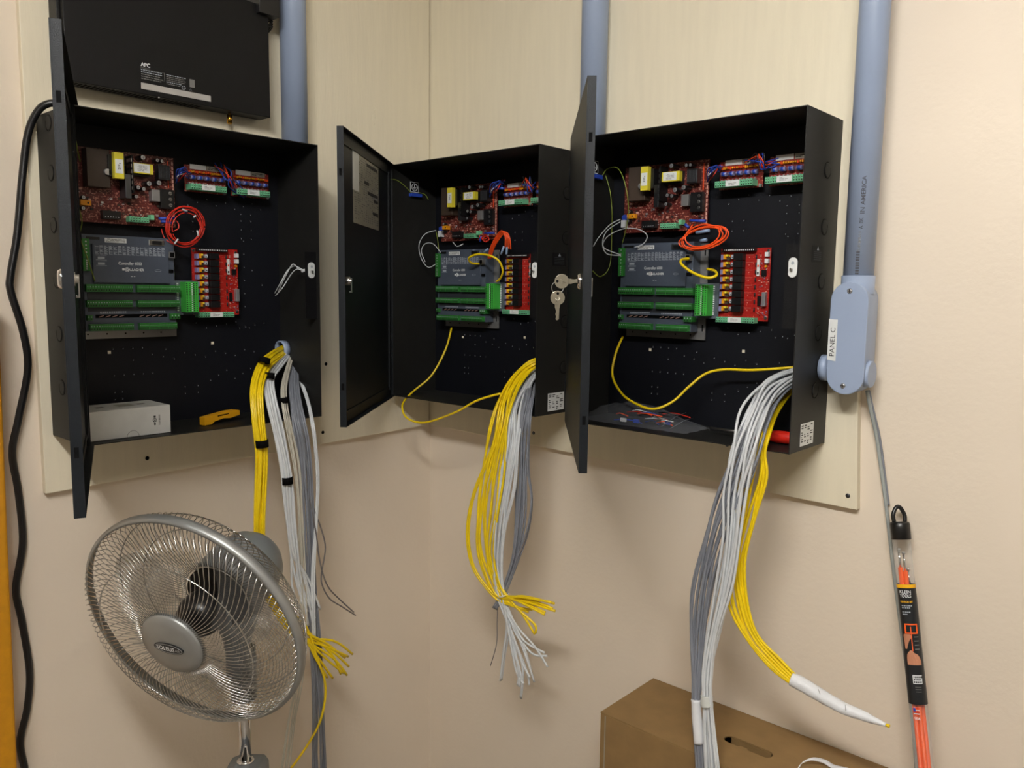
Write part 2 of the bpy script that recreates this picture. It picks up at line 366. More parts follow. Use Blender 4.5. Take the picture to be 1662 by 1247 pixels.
def controller(cab):
    mb = MB(); lbox(mb, .055, .236, .204, .393, .012, .042, 'module_grey'); lbox(mb, .072, .222, .300, .375, .042, .048, 'module_grey')
    lbox(mb, .060, .236, .263, .281, .042, .0425, 'module_dark'); lbox(mb, .060, .236, .243, .252, .042, .0425, 'module_dark')
    lbox(mb, .074, .218, .230, .237, .042, .0425, 'hole_dark')
    c = mb.build('controller_module', cab, .002); c['label'] = 'grey controller module with rows of green terminals'
    mb = MB(); mb.text('Controller 6000', L(.143, .0483, .339), UX, UY, .0062, 'white_print', width=.046, bold=.012)
    mb.text('GALLAGHER', L(.152, .0483, .3265), UX, UY, .0052, 'white_print', width=.036, bold=.03)
    ring_mesh(mb, L(.1365, .0487, .3265), (0, 1, 0), .0042, .0006, 'white_print', 18, 4); ring_mesh(mb, L(.1365, .0487, .3265), (0, 1, 0), .0024, .0006, 'white_print', 14, 4)
    lbox(mb, .127, .1315, .3245, .329, .0483, .0487, 'white_print')
    lbox(mb, .143, .147, .3125, .3135, .0483, .0486, 'white_print'); lbox(mb, .149, .152, .3125, .3135, .0483, .0486, 'white_print')
    r = random.Random(5)
    for u in range(16):                                    # printed wiring grid
        a = .0765+u*.0088
        for k in range(4):
            v = .3555+k*.0045
            lbox(mb, a, a+.0068, v, v+.0008, .0480, .0484, 'module_print')
            if r.random() < .7: lbox(mb, a+.001, a+r.uniform(.003, .006), v+.0016, v+.0032, .0480, .0484, 'module_print')
        lbox(mb, a, a+.0006, .3555, .3725, .048, .0484, 'module_print')
    for k in range(2):
        ring = [(.0775, .337-k*-.010), (.098, .337-k*-.010)]
        for v in (.333+k*.011, .342+k*.011): lbox(mb, .0775, .098, v, v+.0006, .048, .0484, 'module_print')
        lbox(mb, .081, .094, .335+k*.011, .3395+k*.011, .048, .0484, 'module_print')
    for u0, u1 in ((.083, .135), (.163, .215)):
        for k in range(12):
            a = u0+(u1-u0)*k/12
            lbox(mb, a, a+.003, .2405, .2428, .0421, .0424, 'module_print'); lbox(mb, a, a+.0036, .2385, .239, .0421, .0424, 'module_print')
    for k in range(4):
        for b0 in (.08, .16): mb.add([L(b0+k*.013, .0428, .2315), L(b0+.010+k*.013, .0428, .2345), L(b0+.010+k*.013, .0428, .2355), L(b0+k*.013, .0428, .2325)], [(0, 1, 2, 3)], 'pcb_silk')
    ring_pts = [L(.199+.005*math.cos(t)*1.3, .0484, .3262+.002*math.sin(t)) for t in [i*math.pi/6 for i in range(12)]]
    mb.tube(ring_pts, .0003, 'module_print', 4, closed=True)
    mb.build('printed_lettering', c)
    mb = MB(); lbox(mb, .098, .14, .379, .388, .042, .0426, 'white_label'); scrib(mb, .1, .138, .380, .387, .0426, 3, 'grey_ink', .5); mb.build('serial_label', c)
    mb = MB(); lbox(mb, .184, .216, .3775, .3885, .042, .045, 'steel'); lbox(mb, .190, .210, .3795, .3868, .045, .0475, 'black_plastic'); mb.build('serial_port', c, .001)
    mb = MB(); lbox(mb, .0635, .088, .3835, .3885, .042, .0435, 'black_plastic'); mb.build('connector', c)
    mb = MB(); lbox(mb, .222, .234, .353, .366, .042, .0525, 'plate_steel'); lbox(mb, .2235, .2325, .3545, .3645, .0525, .053, 'hole_dark'); mb.build('network_port', c)
    mb = MB(); lbox(mb, .222, .234, .322, .329, .042, .044, 'hole_dark'); mb.build('usb_port', c)
    for v0, v1 in ((.347, .384), (.322, .346)):
        mb = MB(); lbox(mb, .053, .066, v0, v1, .03, .05, 'term_green')
        for k in range(5): mb.cyl(L(.0595, .05, v0+.004+k*(v1-v0-.006)/4.5), L(.0595, .0505, v0+.004+k*(v1-v0-.006)/4.5), .0016, 'cap_top', 8)
        mb.build('terminal_block', c)
    for v0, v1, us in ((.282, .2965, ((.056, .076, 2), (.0765, .096, 2), (.0965, .124, 3), (.1245, .145, 3), (.154, .178, 4), (.179, .203, 4), (.2035, .222, 3), (.2225, .243, 3))),
                       (.252, .265, ((.056, .075, 2), (.0755, .096, 2), (.0965, .121, 3), (.1215, .143, 3), (.154, .178, 4), (.179, .203, 4), (.2035, .221, 3), (.2215, .241, 3))),
                       (.2055, .2185, ((.060, .08, 2), (.0805, .102, 3), (.1025, .124, 3), (.1245, .144, 3), (.156, .175, 4), (.1755, .195, 4), (.1955, .215, 3), (.2155, .234, 3)))):
        for u0, u1, n in us: terminals(c, u0, u1, v0, v1, .03, .052, 'term_green', n*2)
    terminals(c, .222, .242, .226, .237, .03, .05, 'term_green', 3); terminals(c, .056, .066, .226, .236, .03, .05, 'term_green', 2)
    mb = MB(); lbox(mb, .053, .252, .187, .391, .006, .0105, 'plate_steel')
    for k in range(5): mb.cyl(L(.07+k*.037, .0105, .1965), L(.07+k*.037, .0108, .1965), .0018, 'hole_dark', 8)
    for v in (.205, .365): lbox(mb, .2445, .2475, v, v+.014, .0105, .0108, 'hole_dark')
    o = mb.build('mounting_plate', cab, .0008); o['label'] = 'bare steel mounting plate'
    return c
def expansion(cab):
    mb = MB(); lbox(mb, .238, .2925, .234, .307, .030, .033, 'clear_board')
    e = mb.build('expansion_module', cab); e['label'] = 'small expansion card with two bright green terminal strips'
    for u0 in (.2525, .2675):
        mb = MB(); lbox(mb, u0, u0+.0125, .24, .304, .033, .058, 'exp_green')
        for k in range(14): lbox(mb, u0+.001, u0+.004, .242+k*.0044, .2445+k*.0044, .058, .0584, 'slot_dark'); mb.cyl(L(u0+.0085, .058, .2435+k*.0044), L(u0+.0085, .0584, .2435+k*.0044), .0013, 'slot_dark', 6)
        mb.build('terminal_strip', e)
    mb = MB()
    for k in range(14):
        lbox(mb, .281, .2835, .242+k*.0044, .2445+k*.0044, .033, .035, 'white_print'); lbox(mb, .2442, .2475, .242+k*.0044, .2445+k*.0044, .033, .035, 'white_print'); lbox(mb, .2653, .2672, .242+k*.0044, .2445+k*.0044, .033, .0585, 'white_print')
    mb.build('pin_markers', e)
def relay_board(cab):
    mb = MB(); lbox(mb, .287, .395, .232, .378, .017, .0195, 'pcb_red')
    r = random.Random(9)
    for i in range(70):
        u = r.uniform(.371, .393); v = r.uniform(.24, .37); a, b = r.choice(((.002, .001), (.001, .002), (.002, .002)))
        lbox(mb, u, u+a, v, v+b, .0195, .0215, r.choice(('pcb_silk', 'pcb_silk', 'ink', 'cap_top', 'purple_part')))
    for k in range(8):
        v = .252+k*.0152; lbox(mb, .343, .3585, v+.0055, v+.0060, .0195, .0199, 'pcb_silk'); lbox(mb, .3492, .3508, v, v+.002, .0195, .0199, 'pcb_silk')
    for p_ in ((.390, .371), (.390, .238), (.291, .372)): mb.lathe(L(p_[0], .0195, p_[1]), (0, -1, 0), [(.0035, 0), (.003, .0015)], 'steel', 10)
    b = mb.build('relay_board', cab); b['label'] = 'bright red relay board'
    mb = MB(); lbox(mb, .296, .366, .371, .3785, .0195, .03, 'black_plastic')
    for k in range(16): lbox(mb, .299+k*.0042, .3008+k*.0042, .373, .3755, .03, .0303, 'white_print')
    mb.build('terminal_strip', b)
    for k in range(8):
        v = .25+k*.0150
        mb = MB(); lbox(mb, .322, .3425, v-.001, v+.0125, .0195, .034, 'black_plastic'); lbox(mb, .3135, .3195, v+.002, v+.0095, .0195, .027, 'module_print')
        lbox(mb, .315, .318, v+.0035, v+.0055, .027, .0274, 'ink'); mb.build('relay', b, .0004)
        mb = MB(); lbox(mb, .2925, .2980, v, v+.010, .0195, .030, 'purple_part'); mb.cyl(L(.366, .022, v+.001), L(.366, .022, v+.009), .0016, 'ink', 6); mb.build('fuse', b)
        mb = MB(); lbox(mb, .2985, .3035, v+.001, v+.0105, .0195, .031, 'orange_cap'); lbox(mb, .3035, .308, v+.0065, v+.0105, .0195, .030, 'yellow_tape'); lbox(mb, .3035, .311, v-.001, v+.005, .0195, .026, 'brown_part'); mb.build('jumper', b)
    mb = MB(); lbox(mb, .368, .3735, .322, .356, .0195, .0225, 'white_label'); lbox(mb, .369, .3725, .325, .33, .0225, .0228, 'ink'); lbox(mb, .369, .3725, .34, .344, .0225, .0228, 'orange_wire'); mb.build('sticker', b)
    mb = MB(); lbox(mb, .384, .392, .262, .29, .0195, .03, 'cap_top'); mb.build('crystal', b, .001)
    for v in (.36, .347): mb = MB(); lbox(mb, .386, .3935, v, v+.009, .0195, .028, 'white_print'); mb.build('connector', b, .0005)
    mb = MB(); lbox(mb, .372, .379, .262, .282, .0195, .022, 'black_plastic'); lbox(mb, .379, .3885, .322, .334, .0195, .024, 'black_plastic'); mb.cyl(L(.388, .0195, .341), L(.388, .026, .341), .0025, 'orange_cap', 8); mb.build('chip', b)
    terminals(b, .290, .374, .2275, .2385, .0195, .036, 'term_mint', 16, (.317, .346))
def dist_board(cab, u0, seed, lab):
    mb = MB(); lbox(mb, u0, u0+.094, .497, .553, .017, .0195, 'pcb_dark')
    b = mb.build('distribution_board', cab); b['label'] = lab
    mb = MB(); lbox(mb, u0+.012, u0+.048, .545, .555, .0195, .021, 'white_label'); lbox(mb, u0+.05, u0+.084, .545, .555, .0195, .0205, 'notice_paper'); scrib(mb, u0+.052, u0+.08, .547, .553, .0206, 2, 'ink', .5, seed); mb.build('rating_label', b)
    for k in range(5):
        a = u0+.008+k*.0165
        mb = MB(); mb.cyl(L(a, .028, .527), L(a+.012, .028, .527), .0045, 'purple_part', 10); mb.cyl(L(a+.003, .028, .527), L(a+.0085, .028, .527), .0047, 'blue_wire', 10); mb.build('fuse', b)
    mb = MB(); r = random.Random(seed)
    for k in range(18): a = u0+.006+k*.0047; lbox(mb, a, a+.003, .537+r.uniform(-.001, .001), .541, .0195, .027, r.choice(('orange_wire', 'orange_cap', 'orange_cap')))
    for k in range(10): a = u0+.006+k*.008; lbox(mb, a, a+.003, .513, .5165, .0195, .026, 'cap_top')
    mb.build('resistor_row', b)
    terminals(b, u0+.002, u0+.083, .4995, .5118, .0195, .043, 'term_mint', 16, (u0+.026, u0+.056))
    mb = MB(); mb.lathe(L(u0+.09, .0195, .5), (0, -1, 0), [(.004, 0), (.0035, .003)], 'steel', 10); mb.build('screw_head', b)

def cabinet(loc, rz, label, ang, which):
    cab = empty('equipment_cabinet', loc, rz); tag(cab, label, 'cabinet', None)
    t = .0018; mb = MB()
    lbox(mb, 0, W, 0, H, 0, t, 'black_inside')
    # side, top and bottom sheets: textured paint; back sheet coloured darker to deepen the shade inside
    for (a0, a1, b0, b1, c0, c1, d0, d1) in ((0, t, 0, H, t*.5, t, t, H-t), (W-t, W, 0, H, W-t, W-t*.5, t, H-t)):
        lbox(mb, a0, a1, b0, b1, 0, D, 'black_paint')
    lbox(mb, t, W-t, H-t, H, 0, D, 'black_paint'); lbox(mb, t, W-t, 0, t, 0, D, 'black_paint')
    body = mb.build('enclosure', cab)
    # knockouts on both side walls
    for side in (0, 1):
        for k in range(6 if side == 0 else 5):
            v = .595-.1*k-.03 if side == 0 else .51-.101*k
            v = (.59, .5, .405, .303, .202, .1)[k] if side == 0 else (.512, .41, .311, .216, .108)[k]
            if side == 1 and k == 4 and which != 'A': pass
            mb = MB(); x = -.0001 if side == 0 else W+.0001; sx = -1 if side == 0 else 1
            c = Vector((x, -.062, v))
            if side == 1 and abs(v-.147) < .03: continue
            mb.lathe(c, (sx, 0, 0), [(.0125, 0), (.0125, .0007), (.0115, .001)], 'black_paint', 20)
            ring_mesh(mb, c, (1, 0, 0), .0145, .0006, 'hole_dark', 24, 5, .5, 5.9)
            mb.build('knockout', body)
    # inner mounting plate of pierced holes and dimples
    mb = MB(); r = random.Random(11)
    spots = [(u, v) for u in (.30, .325) for v in (.415, .435)] + [(u, v) for u in (.415, .44) for v in (.405, .425, .445, .46)]
    spots += [(.29+.022*i, .47+.004*((i*7) % 5)) for i in range(9)] + [(.30+.024*i, .215-.004*((i*3) % 4)) for i in range(8)]
    spots += [(.12+.02*i, .165) for i in range(4)] + [(.12+.02*i, .11) for i in range(5)] + [(.2+.024*i, .15-.006*(i % 3)) for i in range(11)]
    spots += [(u, v) for u in (.12, .135, .27, .30) for v in (.06, .075)] + [(.33+.02*i, .085+.01*(i % 3)) for i in range(6)] + [(.42, .25+.03*i) for i in range(6)] + [(.455, .13), (.465, .3)]
    spots += [(.44, .333), (.405, .20), (.43, .2), (.23, .16), (.16, .14)]
    for u, v in spots:
        mb.lathe(L(u, t, v), (0, -1, 0), [(.0026, 0), (.0022, .0008), (.0012, .0010)], 'black_satin', 8)
        mb.lathe(L(u+.0006, t+.001, v-.0008), (0, -1, 0), [(.0011, 0), (.0006, .0005)], 'module_print', 6)  # pale speck painted on each dimple as its highlight
    for u, v in ((.11, .155), (.335, .165)): lbox(mb, u, u+.006, v, v+.006, t, t+.001, 'ply_paint')
    mb.build('mounting_holes', body)
    # tamper switch with its bracket at the front right edge
    mb = MB(); lbox(mb, .484, W-t, .225, .375, D-.012, D-.0105, 'black_satin'); br = mb.build('tamper_bracket', cab)
    mb = MB(); n = 20
    pts = []
    for i in range(n):
        a = 2*math.pi*i/n; pts.append(L(.499+.0082*math.cos(a), D-.0105, .334+.0082*math.sin(a)+(.0095 if math.sin(a) >= 0 else -.0095)))
    mb.prism(pts[::-1], (0, -.003, 0), 'white_label'); mb.cyl(L(.498, D-.0075, .331), L(.498, D-.0015, .331), .0025, 'steel', 10); mb.cyl(L(.499, D-.0075, .342), L(.499, D-.007, .342), .003, 'module_print', 10)
    o = mb.build('tamper_switch', cab, .0005); o['label'] = 'white oval tamper switch'
    # certification sticker and warning sticker on the right side
    mb = MB(); x = W+.0002
    for (d0, d1, v0, v1, mt) in ((.06, .105, .008, .05, 'white_label'),):
        mb.box((x, -d1-.015, v0), (x+.0004, -d0, v1), mt)
        rr = random.Random(2)
        for k in range(9):
            for j in range(4):
                if rr.random() < .75: mb.box((x+.0004, -d1-.012+j*.014, v0+.003+k*.0042), (x+.0006, -d1-.012+j*.014+rr.uniform(.004, .011), v0+.005+k*.0042), 'ink')
    mb.build('certification_sticker', body)
    mb = MB(); mb.box((x, -.112, .345), (x+.0003, -.062, .375), 'black_satin')
    for k in range(5): mb.box((x+.0003, -.105, .349+k*.0035), (x+.0005, -.07, .3505+k*.0035), 'module_dark')
    mb.add([(x+.0005, -.092, .367), (x+.0005, -.082, .367), (x+.0005, -.087, .374)], [(0, 1, 2)], 'module_print'); mb.build('warning_sticker', body)
    # earth marking
    if which != 'A':
        def sbox(d0, d1, v0, v1, k0, k1, mt): mb.box((t+k0, -d1, v0), (t+k1, -d0, v1), mt)
        mb = MB(); sbox(.066, .095, .5475, .575, .0001, .0006, 'white_print'); sbox(.0675, .0935, .549, .5735, .0006, .0008, 'hole_dark')
        ring_mesh(mb, (t+.001, -.0805, .5612), (1, 0, 0), .0095, .0009, 'white_print', 18, 4)
        sbox(.0798, .0812, .5612, .569, .0008, .0014, 'white_print')
        for k in range(3): sbox(.0750+k*.0015, .0860-k*.0015, .5602-k*.0025, .5612-k*.0025, .0008, .0014, 'white_print')
        mb.build('earth_symbol_plate', cab)
        mb = MB(); sbox(.062, .10, .535, .544, 0, .012, 'blue_wire'); mb.build('terminal_block', cab, .001)
    power_board(cab); controller(cab); expansion(cab); relay_board(cab)
    dist_board(cab, .277, 1, 'left distribution board with mint green terminals'); dist_board(cab, .384, 2, 'right distribution board with mint green terminals')
    # ---- door: a shallow tray hinged on the left edge
    a = ang; ax = Vector((math.cos(a), -math.sin(a), 0)); out = Vector((-math.sin(a), -math.cos(a), 0)); inn = -out
    hp = Vector((0, -D-.0005, 0))
    if which == 'A': hp = Vector((0, -D-.0005, 0))
    Td = Matrix(((ax.x, inn.x, 0, hp.x), (ax.y, inn.y, 0, hp.y), (0, 0, 1, 0), (0, 0, 0, 1)))   # door frame: x along, y inward, z up
    mb = MB(); s = .0016; e = .0
    mb.box((.001, 0, e), (LD, s, H-e), 'door_paint')
    mb.box((LD-s, s, e), (LD, TD, H-e), 'door_paint'); mb.box((.001, s, e), (.001+s, TD*.6, H-e), 'door_paint')
    mb.box((.001+s, s, H-e-s), (LD-s, TD, H-e), 'door_paint'); mb.box((.001+s, s, e), (LD-s, TD, e+s), 'door_paint')
    mb.box((.02, s, .02), (.035, .006, H-.02), 'door_paint')                                     # stiffener by the hinge
    mb.box((.03, s, H-.028), (LD-.02, .004, H-.022), 'door_paint'); mb.box((.03, s, .022), (LD-.02, .004, .028), 'door_paint')
    for v in (.52, .085): mb.box((LD, .004, v-.007), (LD+.0004, .0095, v+.007), 'hole_dark')
    door = mb.build('door', cab, .0008, T=Td); door['label'] = 'open door'
    mb = MB()
    for v in (.08, .30, .53): mb.cyl(Vector((0, .001, v-.02)), Vector((0, .001, v+.02)), .0028, 'door_paint', 10)
    mb.build('hinge', door, T=Td)
    mb = MB(); lx, lv = .475, .303
    mb.lathe((lx, 0, lv), (0, -1, 0), [(.0125, 0), (.0125, .003), (.0105, .006), (.0095, .0065)], 'chrome', 24)
    mb.lathe((lx, s, lv), (0, 1, 0), [(.009, 0), (.009, .012), (.006, .012), (.006, .016)], 'steel', 20)
    mb.box((lx-.004, .016, lv-.022), (lx+.004, .018, lv+.006), 'steel'); mb.box((lx-.004, .013, lv-.024), (lx+.004, .018, lv-.021), 'steel')
    mb.build('lock', door, .0005, T=Td)
    if which == 'B':
        mb = MB(); mb.box((.145, s+.0002, .43), (.395, s+.0007, .585), 'notice_paper')
        mb.box((.345, s+.0007, .50), (.4, s+.0012, .588), 'white_label')
        rr = random.Random(4)
        for k in range(28):
            v = .575-k*.005
            for j in range(12):
                if rr.random() < .7: mb.box((.15+j*.02, s+.0007, v), (.15+j*.02+rr.uniform(.006, .018), s+.001, v+.0022), 'grey_ink')
        for (u0, u1, v) in ((.16, .27, .567), (.155, .2, .492), (.25, .295, .525), (.155, .26, .505), (.155, .21, .462)): mb.box((u0, s+.001, v), (u1, s+.0013, v+.007), 'ink')
        o = mb.build('wiring_notice', door, T=Td); o['label'] = 'grey printed notice stuck inside the door'
    return cab, Td
cabA, TA = cabinet((T_PLY, -1.01725, 1.30021), math.pi/2, 'black steel cabinet on the left wall, white carton inside and door seen edge on', 1.95407, 'A')
cabB, TB = cabinet((.04136, -T_PLY, 1.30725), 0, 'middle black steel cabinet beside the corner, with printed notice inside its open door', .89298, 'B')
cabC, TC = cabinet((.64223, -T_PLY, 1.30811), 0, 'black steel cabinet nearest the grey conduit box, with keys in its door lock', .85967, 'C')
CABS = {'A': cabA, 'B': cabB, 'C': cabC}

# ------------------------------------------------------------------ wires inside the cabinets (parts of each cabinet)
def conv(which, pts):     # (px, py, depth from the backboard) -> world
    if which == 'A': return [PL(x, y, T_PLY+d) for x, y, d in pts]
    xm = CABS[which].location.x+.005; out_ = []
    for x, y, d in pts:
        q = PR(x, y, T_PLY+d)
        out_.append(q if q.x > xm else PL(x, y, xm))
    return out_
def wire_part(which, name, paths, r, mt, extra=None):
    mb = MB(); inv = (Matrix.Translation(CABS[which].location) @ Matrix.Rotation(CABS[which].rotation_euler.z, 4, 'Z')).inverted()
    for q in paths: mb.tube(spline(conv(which, q), 6), r, mt, 6)
    if extra: extra(mb, which)
    return mb.build(name, CABS[which], T=inv)
def coil(which, c, rx, ry, turns, d, seed, mt, r=.0011, name='wire_coil', tail=None, tilt=0):
    rr = random.Random(seed); paths = []
    for k in range(turns):
        q = []; a0 = rr.uniform(0, 6); ex = 1+rr.uniform(-.22, .12); ey = 1+rr.uniform(-.22, .12); ox, oy = rr.uniform(-3, 3), rr.uniform(-3, 3)
        for i in range(15):
            a = a0+i*2*math.pi/14*rr.uniform(.97, 1.0); x, y = rx*ex*math.cos(a), ry*ey*math.sin(a)
            q.append((c[0]+ox+x*math.cos(tilt)-y*math.sin(tilt), c[1]+oy+x*math.sin(tilt)+y*math.cos(tilt), d+.003*k/turns*2+rr.uniform(-.002, .002)))
        paths.append(q)
    for q in (tail or []): paths.append(q)
    return wire_part(which, name, paths, r, mt)
def cubes(which, pts, s, mt, name):
    inv = (Matrix.Translation(CABS[which].location) @ Matrix.Rotation(CABS[which].rotation_euler.z, 4, 'Z')).inverted()
    for (x0, y0, x1, y1, d) in pts:
        a, b = conv(which, [(x0, y0, d), (x1, y1, d)]); MB().cyl(a, b, s, mt, 8).build(name, CABS[which], T=inv)
coil('A', (301, 368), 29, 32, 6, .05, 1, 'red_wire', tail=[[(272, 357, .04), (285, 345, .045), (300, 342, .05)], [(262, 372, .03), (268, 388, .04), (285, 398, .05)], [(264, 362, .03), (285, 358, .04), (290, 370, .045), (280, 376, .04)]])
cubes('A', [(258, 355, 284, 354, .045), (262, 359, 278, 362, .05), (300, 342, 303, 344, .055)], .003, 'blue_wire', 'crimp_sleeve')
cubes('A', [(322, 383, 320, 374, .058), (296, 340, 304, 343, .058), (283, 396, 289, 388, .058), (314, 353, 318, 350, .058)], .0018, 'white_wire', 'cable_tie')
coil('C', (1143, 384), 36, 17, 5, .06, 2, 'orange_wire', r=.0016, tilt=-.25, tail=[[(1128, 360, .03), (1115, 378, .05), (1106, 390, .06)], [(1145, 370, .04), (1168, 370, .06), (1170, 378, .06)]])
cubes('C', [(1130, 378, 1151, 374, .07), (1137, 391, 1147, 389, .072)], .0035, 'crimp_blue', 'crimp_sleeve')
cubes('C', [(1120, 358, 1145, 359, .045), (1112, 364, 1118, 370, .05), (1148, 402, 1158, 401, .05)], .003, 'blue_wire', 'crimp_sleeve')
wire_part('B', 'wire_coil', [[(792+k*1.5, 420, .05), (797+k*2, 400, .065), (808+k*2, 380+k, .075), (815+k*2.5, 375+k, .08), (820+k*2.5, 385+k, .08), (820+k*3, 402+k, .075)] for k in range(4)], .0017, 'orange_wire')
cubes('B', [(818, 400, 813, 413, .08), (823, 401, 822, 413, .08), (785, 410, 792, 404, .06)], .0028, 'crimp_blue', 'crimp_sleeve')
coil('B', (787, 386), 6, 5, 3, .04, 3, 'red_wire')
cubes('B', [(786, 379, 802, 378, .04), (779, 392, 781, 384, .04), (800, 306, 818, 306, .04)], .003, 'blue_wire', 'crimp_sleeve')
for wch, x0, y0, x1, y1, sx in (('A', 288, 282, 306, 300, 1), ('B', 797, 305, 816, 312, .7), ('C', 1150, 280, 1168, 288, 1)):
    rr = random.Random(8)
    for mt, nn in (('blue_wire', 6), ('red_wire', 2), ('white_wire', 1)):
        ps = []
        for k in range(nn):
            a = (x0+rr.uniform(-3, 3), y0+rr.uniform(6, 16), .03); b = ((x0+x1)/2+rr.uniform(-8, 2), y0+rr.uniform(-12, 4), .055+rr.uniform(-.01, .01)); c = (x1+rr.uniform(-2, 6), y1+rr.uniform(-22, -10), .03)
            ps.append([a, b, c])
        wire_part(wch, 'wire_bundle', ps, .0012, mt)
for wch, x0, y0, x1, y1 in (('A', 352, 266, 396, 312), ('C', 1212, 262, 1262, 258), ('B', 850, 300, 868, 296)):
    rr = random.Random(5)
    for mt, nn in (('blue_wire', 5), ('orange_wire', 2), ('black_wire', 2), ('red_wire', 1)):
        ps = []
        for k in range(nn):
            ps.append([(x0+rr.uniform(-4, 12), y0+rr.uniform(-4, 6), .028), ((x0+x1)/2+rr.uniform(-10, 2), (y0+y1)/2+rr.uniform(-12, 4), .055), ((x0+x1)/2+rr.uniform(-4, 8), (y0+y1)/2+rr.uniform(0, 16), .05), (x1+rr.uniform(-8, 4), y1+rr.uniform(-3, 10), .03)])
        wire_part(wch, 'wire_bundle', ps, .0011, mt)
# earth wires and thin white leads
wire_part('C', 'earth_wire', [[(978, 285, .02), (985, 275, .04), (1000, 272, .06), (1010, 285, .07), (1018, 315, .07), (1020, 345, .06), (1016, 372, .05), (1010, 395, .04)], [(983, 285, .02), (990, 310, .04), (993, 340, .05), (993, 372, .04), (990, 430, .04), (975, 449, .06), (962, 440, .08)]], .0011, 'green_wire')
wire_part('C', 'signal_wire', [[(1007, 356, .03), (990, 365, .05), (972, 385, .07), (963, 400, .08)], [(1007, 360, .03), (985, 375, .05), (978, 395, .06), (985, 412, .06), (1008, 415, .05)], [(1008, 414, .05), (980, 402, .06), (985, 385, .06), (1010, 372, .05), (1035, 372, .05), (1050, 382, .05), (1045, 395, .05), (1030, 402, .05)]], .0011, 'white_wire')
wire_part('B', 'signal_wire', [[(708, 374, .03), (690, 380, .05), (680, 398, .06), (684, 420, .06), (695, 434, .06), (707, 429, .05)], [(715, 410, .045), (703, 396, .05), (690, 396, .055), (684, 408, .06), (690, 425, .06)], [(735, 393, .03), (742, 400, .04), (752, 396, .03)]], .0011, 'white_wire')
wire_part('B', 'earth_wire', [[(634, 291, .03), (645, 293, .05), (658, 303, .05), (668, 314, .02)], [(680, 313, .02), (690, 316, .04), (695, 324, .04)], [(708, 376, .03), (711, 395, .04), (712, 412, .04)]], .0011, 'green_wire')
wire_part('A', 'earth_wire', [[(115, 212, .10), (122, 225, .09), (126, 245, .07), (130, 262, .05)], [(128, 338, .06), (133, 360, .05), (130, 384, .045), (142, 420, .06), (154, 456, .055)]], .0012, 'green_wire')
wire_part('B', 'network_loop', [[(778, 428, .055), (765, 427, .075), (761, 419, .09), (775, 413, .09), (795, 415, .09), (810, 424, .08), (816, 440, .07), (812, 452, .06), (806, 457, .055)]], .0028, 'yellow_wire')
wire_part('C', 'network_loop', [[(1118, 420, .055), (1106, 422, .075), (1107, 430, .09), (1125, 443, .09), (1148, 451, .09), (1163, 447, .08), (1160, 440, .06), (1148, 437, .045)]], .003, 'yellow_wire')
wire_part('A', 'tamper_lead', [[(503, 438, .15), (492, 438, .13), (478, 432, .11), (466, 440, .10), (455, 460, .09), (446, 476, .06)], [(492, 440, .13), (482, 437, .12), (472, 446, .10), (458, 468, .09), (447, 480, .06)], [(484, 436, .12), (476, 429, .115), (470, 436, .11), (460, 455, .1), (450, 478, .06)]], .0012, 'white_wire')
cubes('A', [(490, 440, 500, 438, .14)], .0035, 'white_wire', 'lead_connector')
wire_part('C', 'tamper_lead', [[(1296, 480, .12), (1290, 490, .12), (1287, 503, .12), (1291, 508, .12), (1294, 498, .12)]], .0012, 'white_wire')

# ------------------------------------------------------------------ key and key ring in the right-hand door
def door_pt(T_, l, y, v, cab): return (Matrix.Translation(cab.location) @ T_) @ Vector((l, y, v))
kT = Matrix.Translation(cabC.location) @ TC
def key_mesh(o, dirv, face, mt='nickel'):           # o: centre of the bow, dirv: towards the blade
    mb = MB(); d = Vector(dirv).normalized(); n = Vector(face).normalized(); s_ = d.cross(n); pts = []
    for i in range(24):
        a = 2*math.pi*i/24; pts.append(Vector(o)+d*math.cos(a)*.0115+s_*math.sin(a)*.0115-n*.001)
    mb.prism(pts, n*.002, mt)
    mb.prism([Vector(o)+d*x+s_*y-n*.0008 for x, y in ((.010, -.004), (.016, -.004), (.016, -.0032), (.034, -.0032), (.036, 0), (.034, .0025), (.030, .0015), (.026, .003), (.022, .0018), (.016, .0035), (.016, .004), (.010, .004))], n*.0018, mt)
    mb.lathe(Vector(o)-d*.007+n*.001, n, [(.0022, 0), (.0022, .0003)], 'hole_dark', 10)
    mb.tube([Vector(o)+d*.001+s_*-.004+n*.0012, Vector(o)+d*.004+n*.0013, Vector(o)+d*.001+s_*.004+n*.0012], .0006, mt, 4)
    mb.tube([Vector(o)+d*-.002+s_*-.003+n*.0012, Vector(o)+d*.007+s_*.003+n*.0013], .0006, mt, 4)
    return mb
outv = (kT.to_3x3() @ Vector((0, -1, 0)))
lk = kT @ Vector((.475, 0, .303))
tocam = (CAM-lk).normalized(); face = (tocam-outv*tocam.dot(outv)).normalized()
k1c = lk+outv*.031
o = key_mesh(k1c, -outv, face).build('key', bevel=.0003); tag(o, 'nickel key pushed into the lock of the right-hand cabinet door', 'key')
k2c = PR(914, 484, -k1c.y); k2dir = Vector((-.02, 0, -1))
k2c = k1c+outv*.006+Vector((0, 0, -.0265))
o = key_mesh(k2c, k2dir, face).build('key', bevel=.0003); tag(o, 'spare nickel key hanging under the key in the lock', 'key')
mb = MB(); ring_mesh(mb, k1c+outv*.0065+Vector((0, 0, -.010)), outv.cross(Vector((0, 0, 1))).normalized() + face*.8, .0095, .0006, 'steel', 24, 6)
tag(mb.build('key_ring'), 'small wire ring joining the two keys', 'key ring')

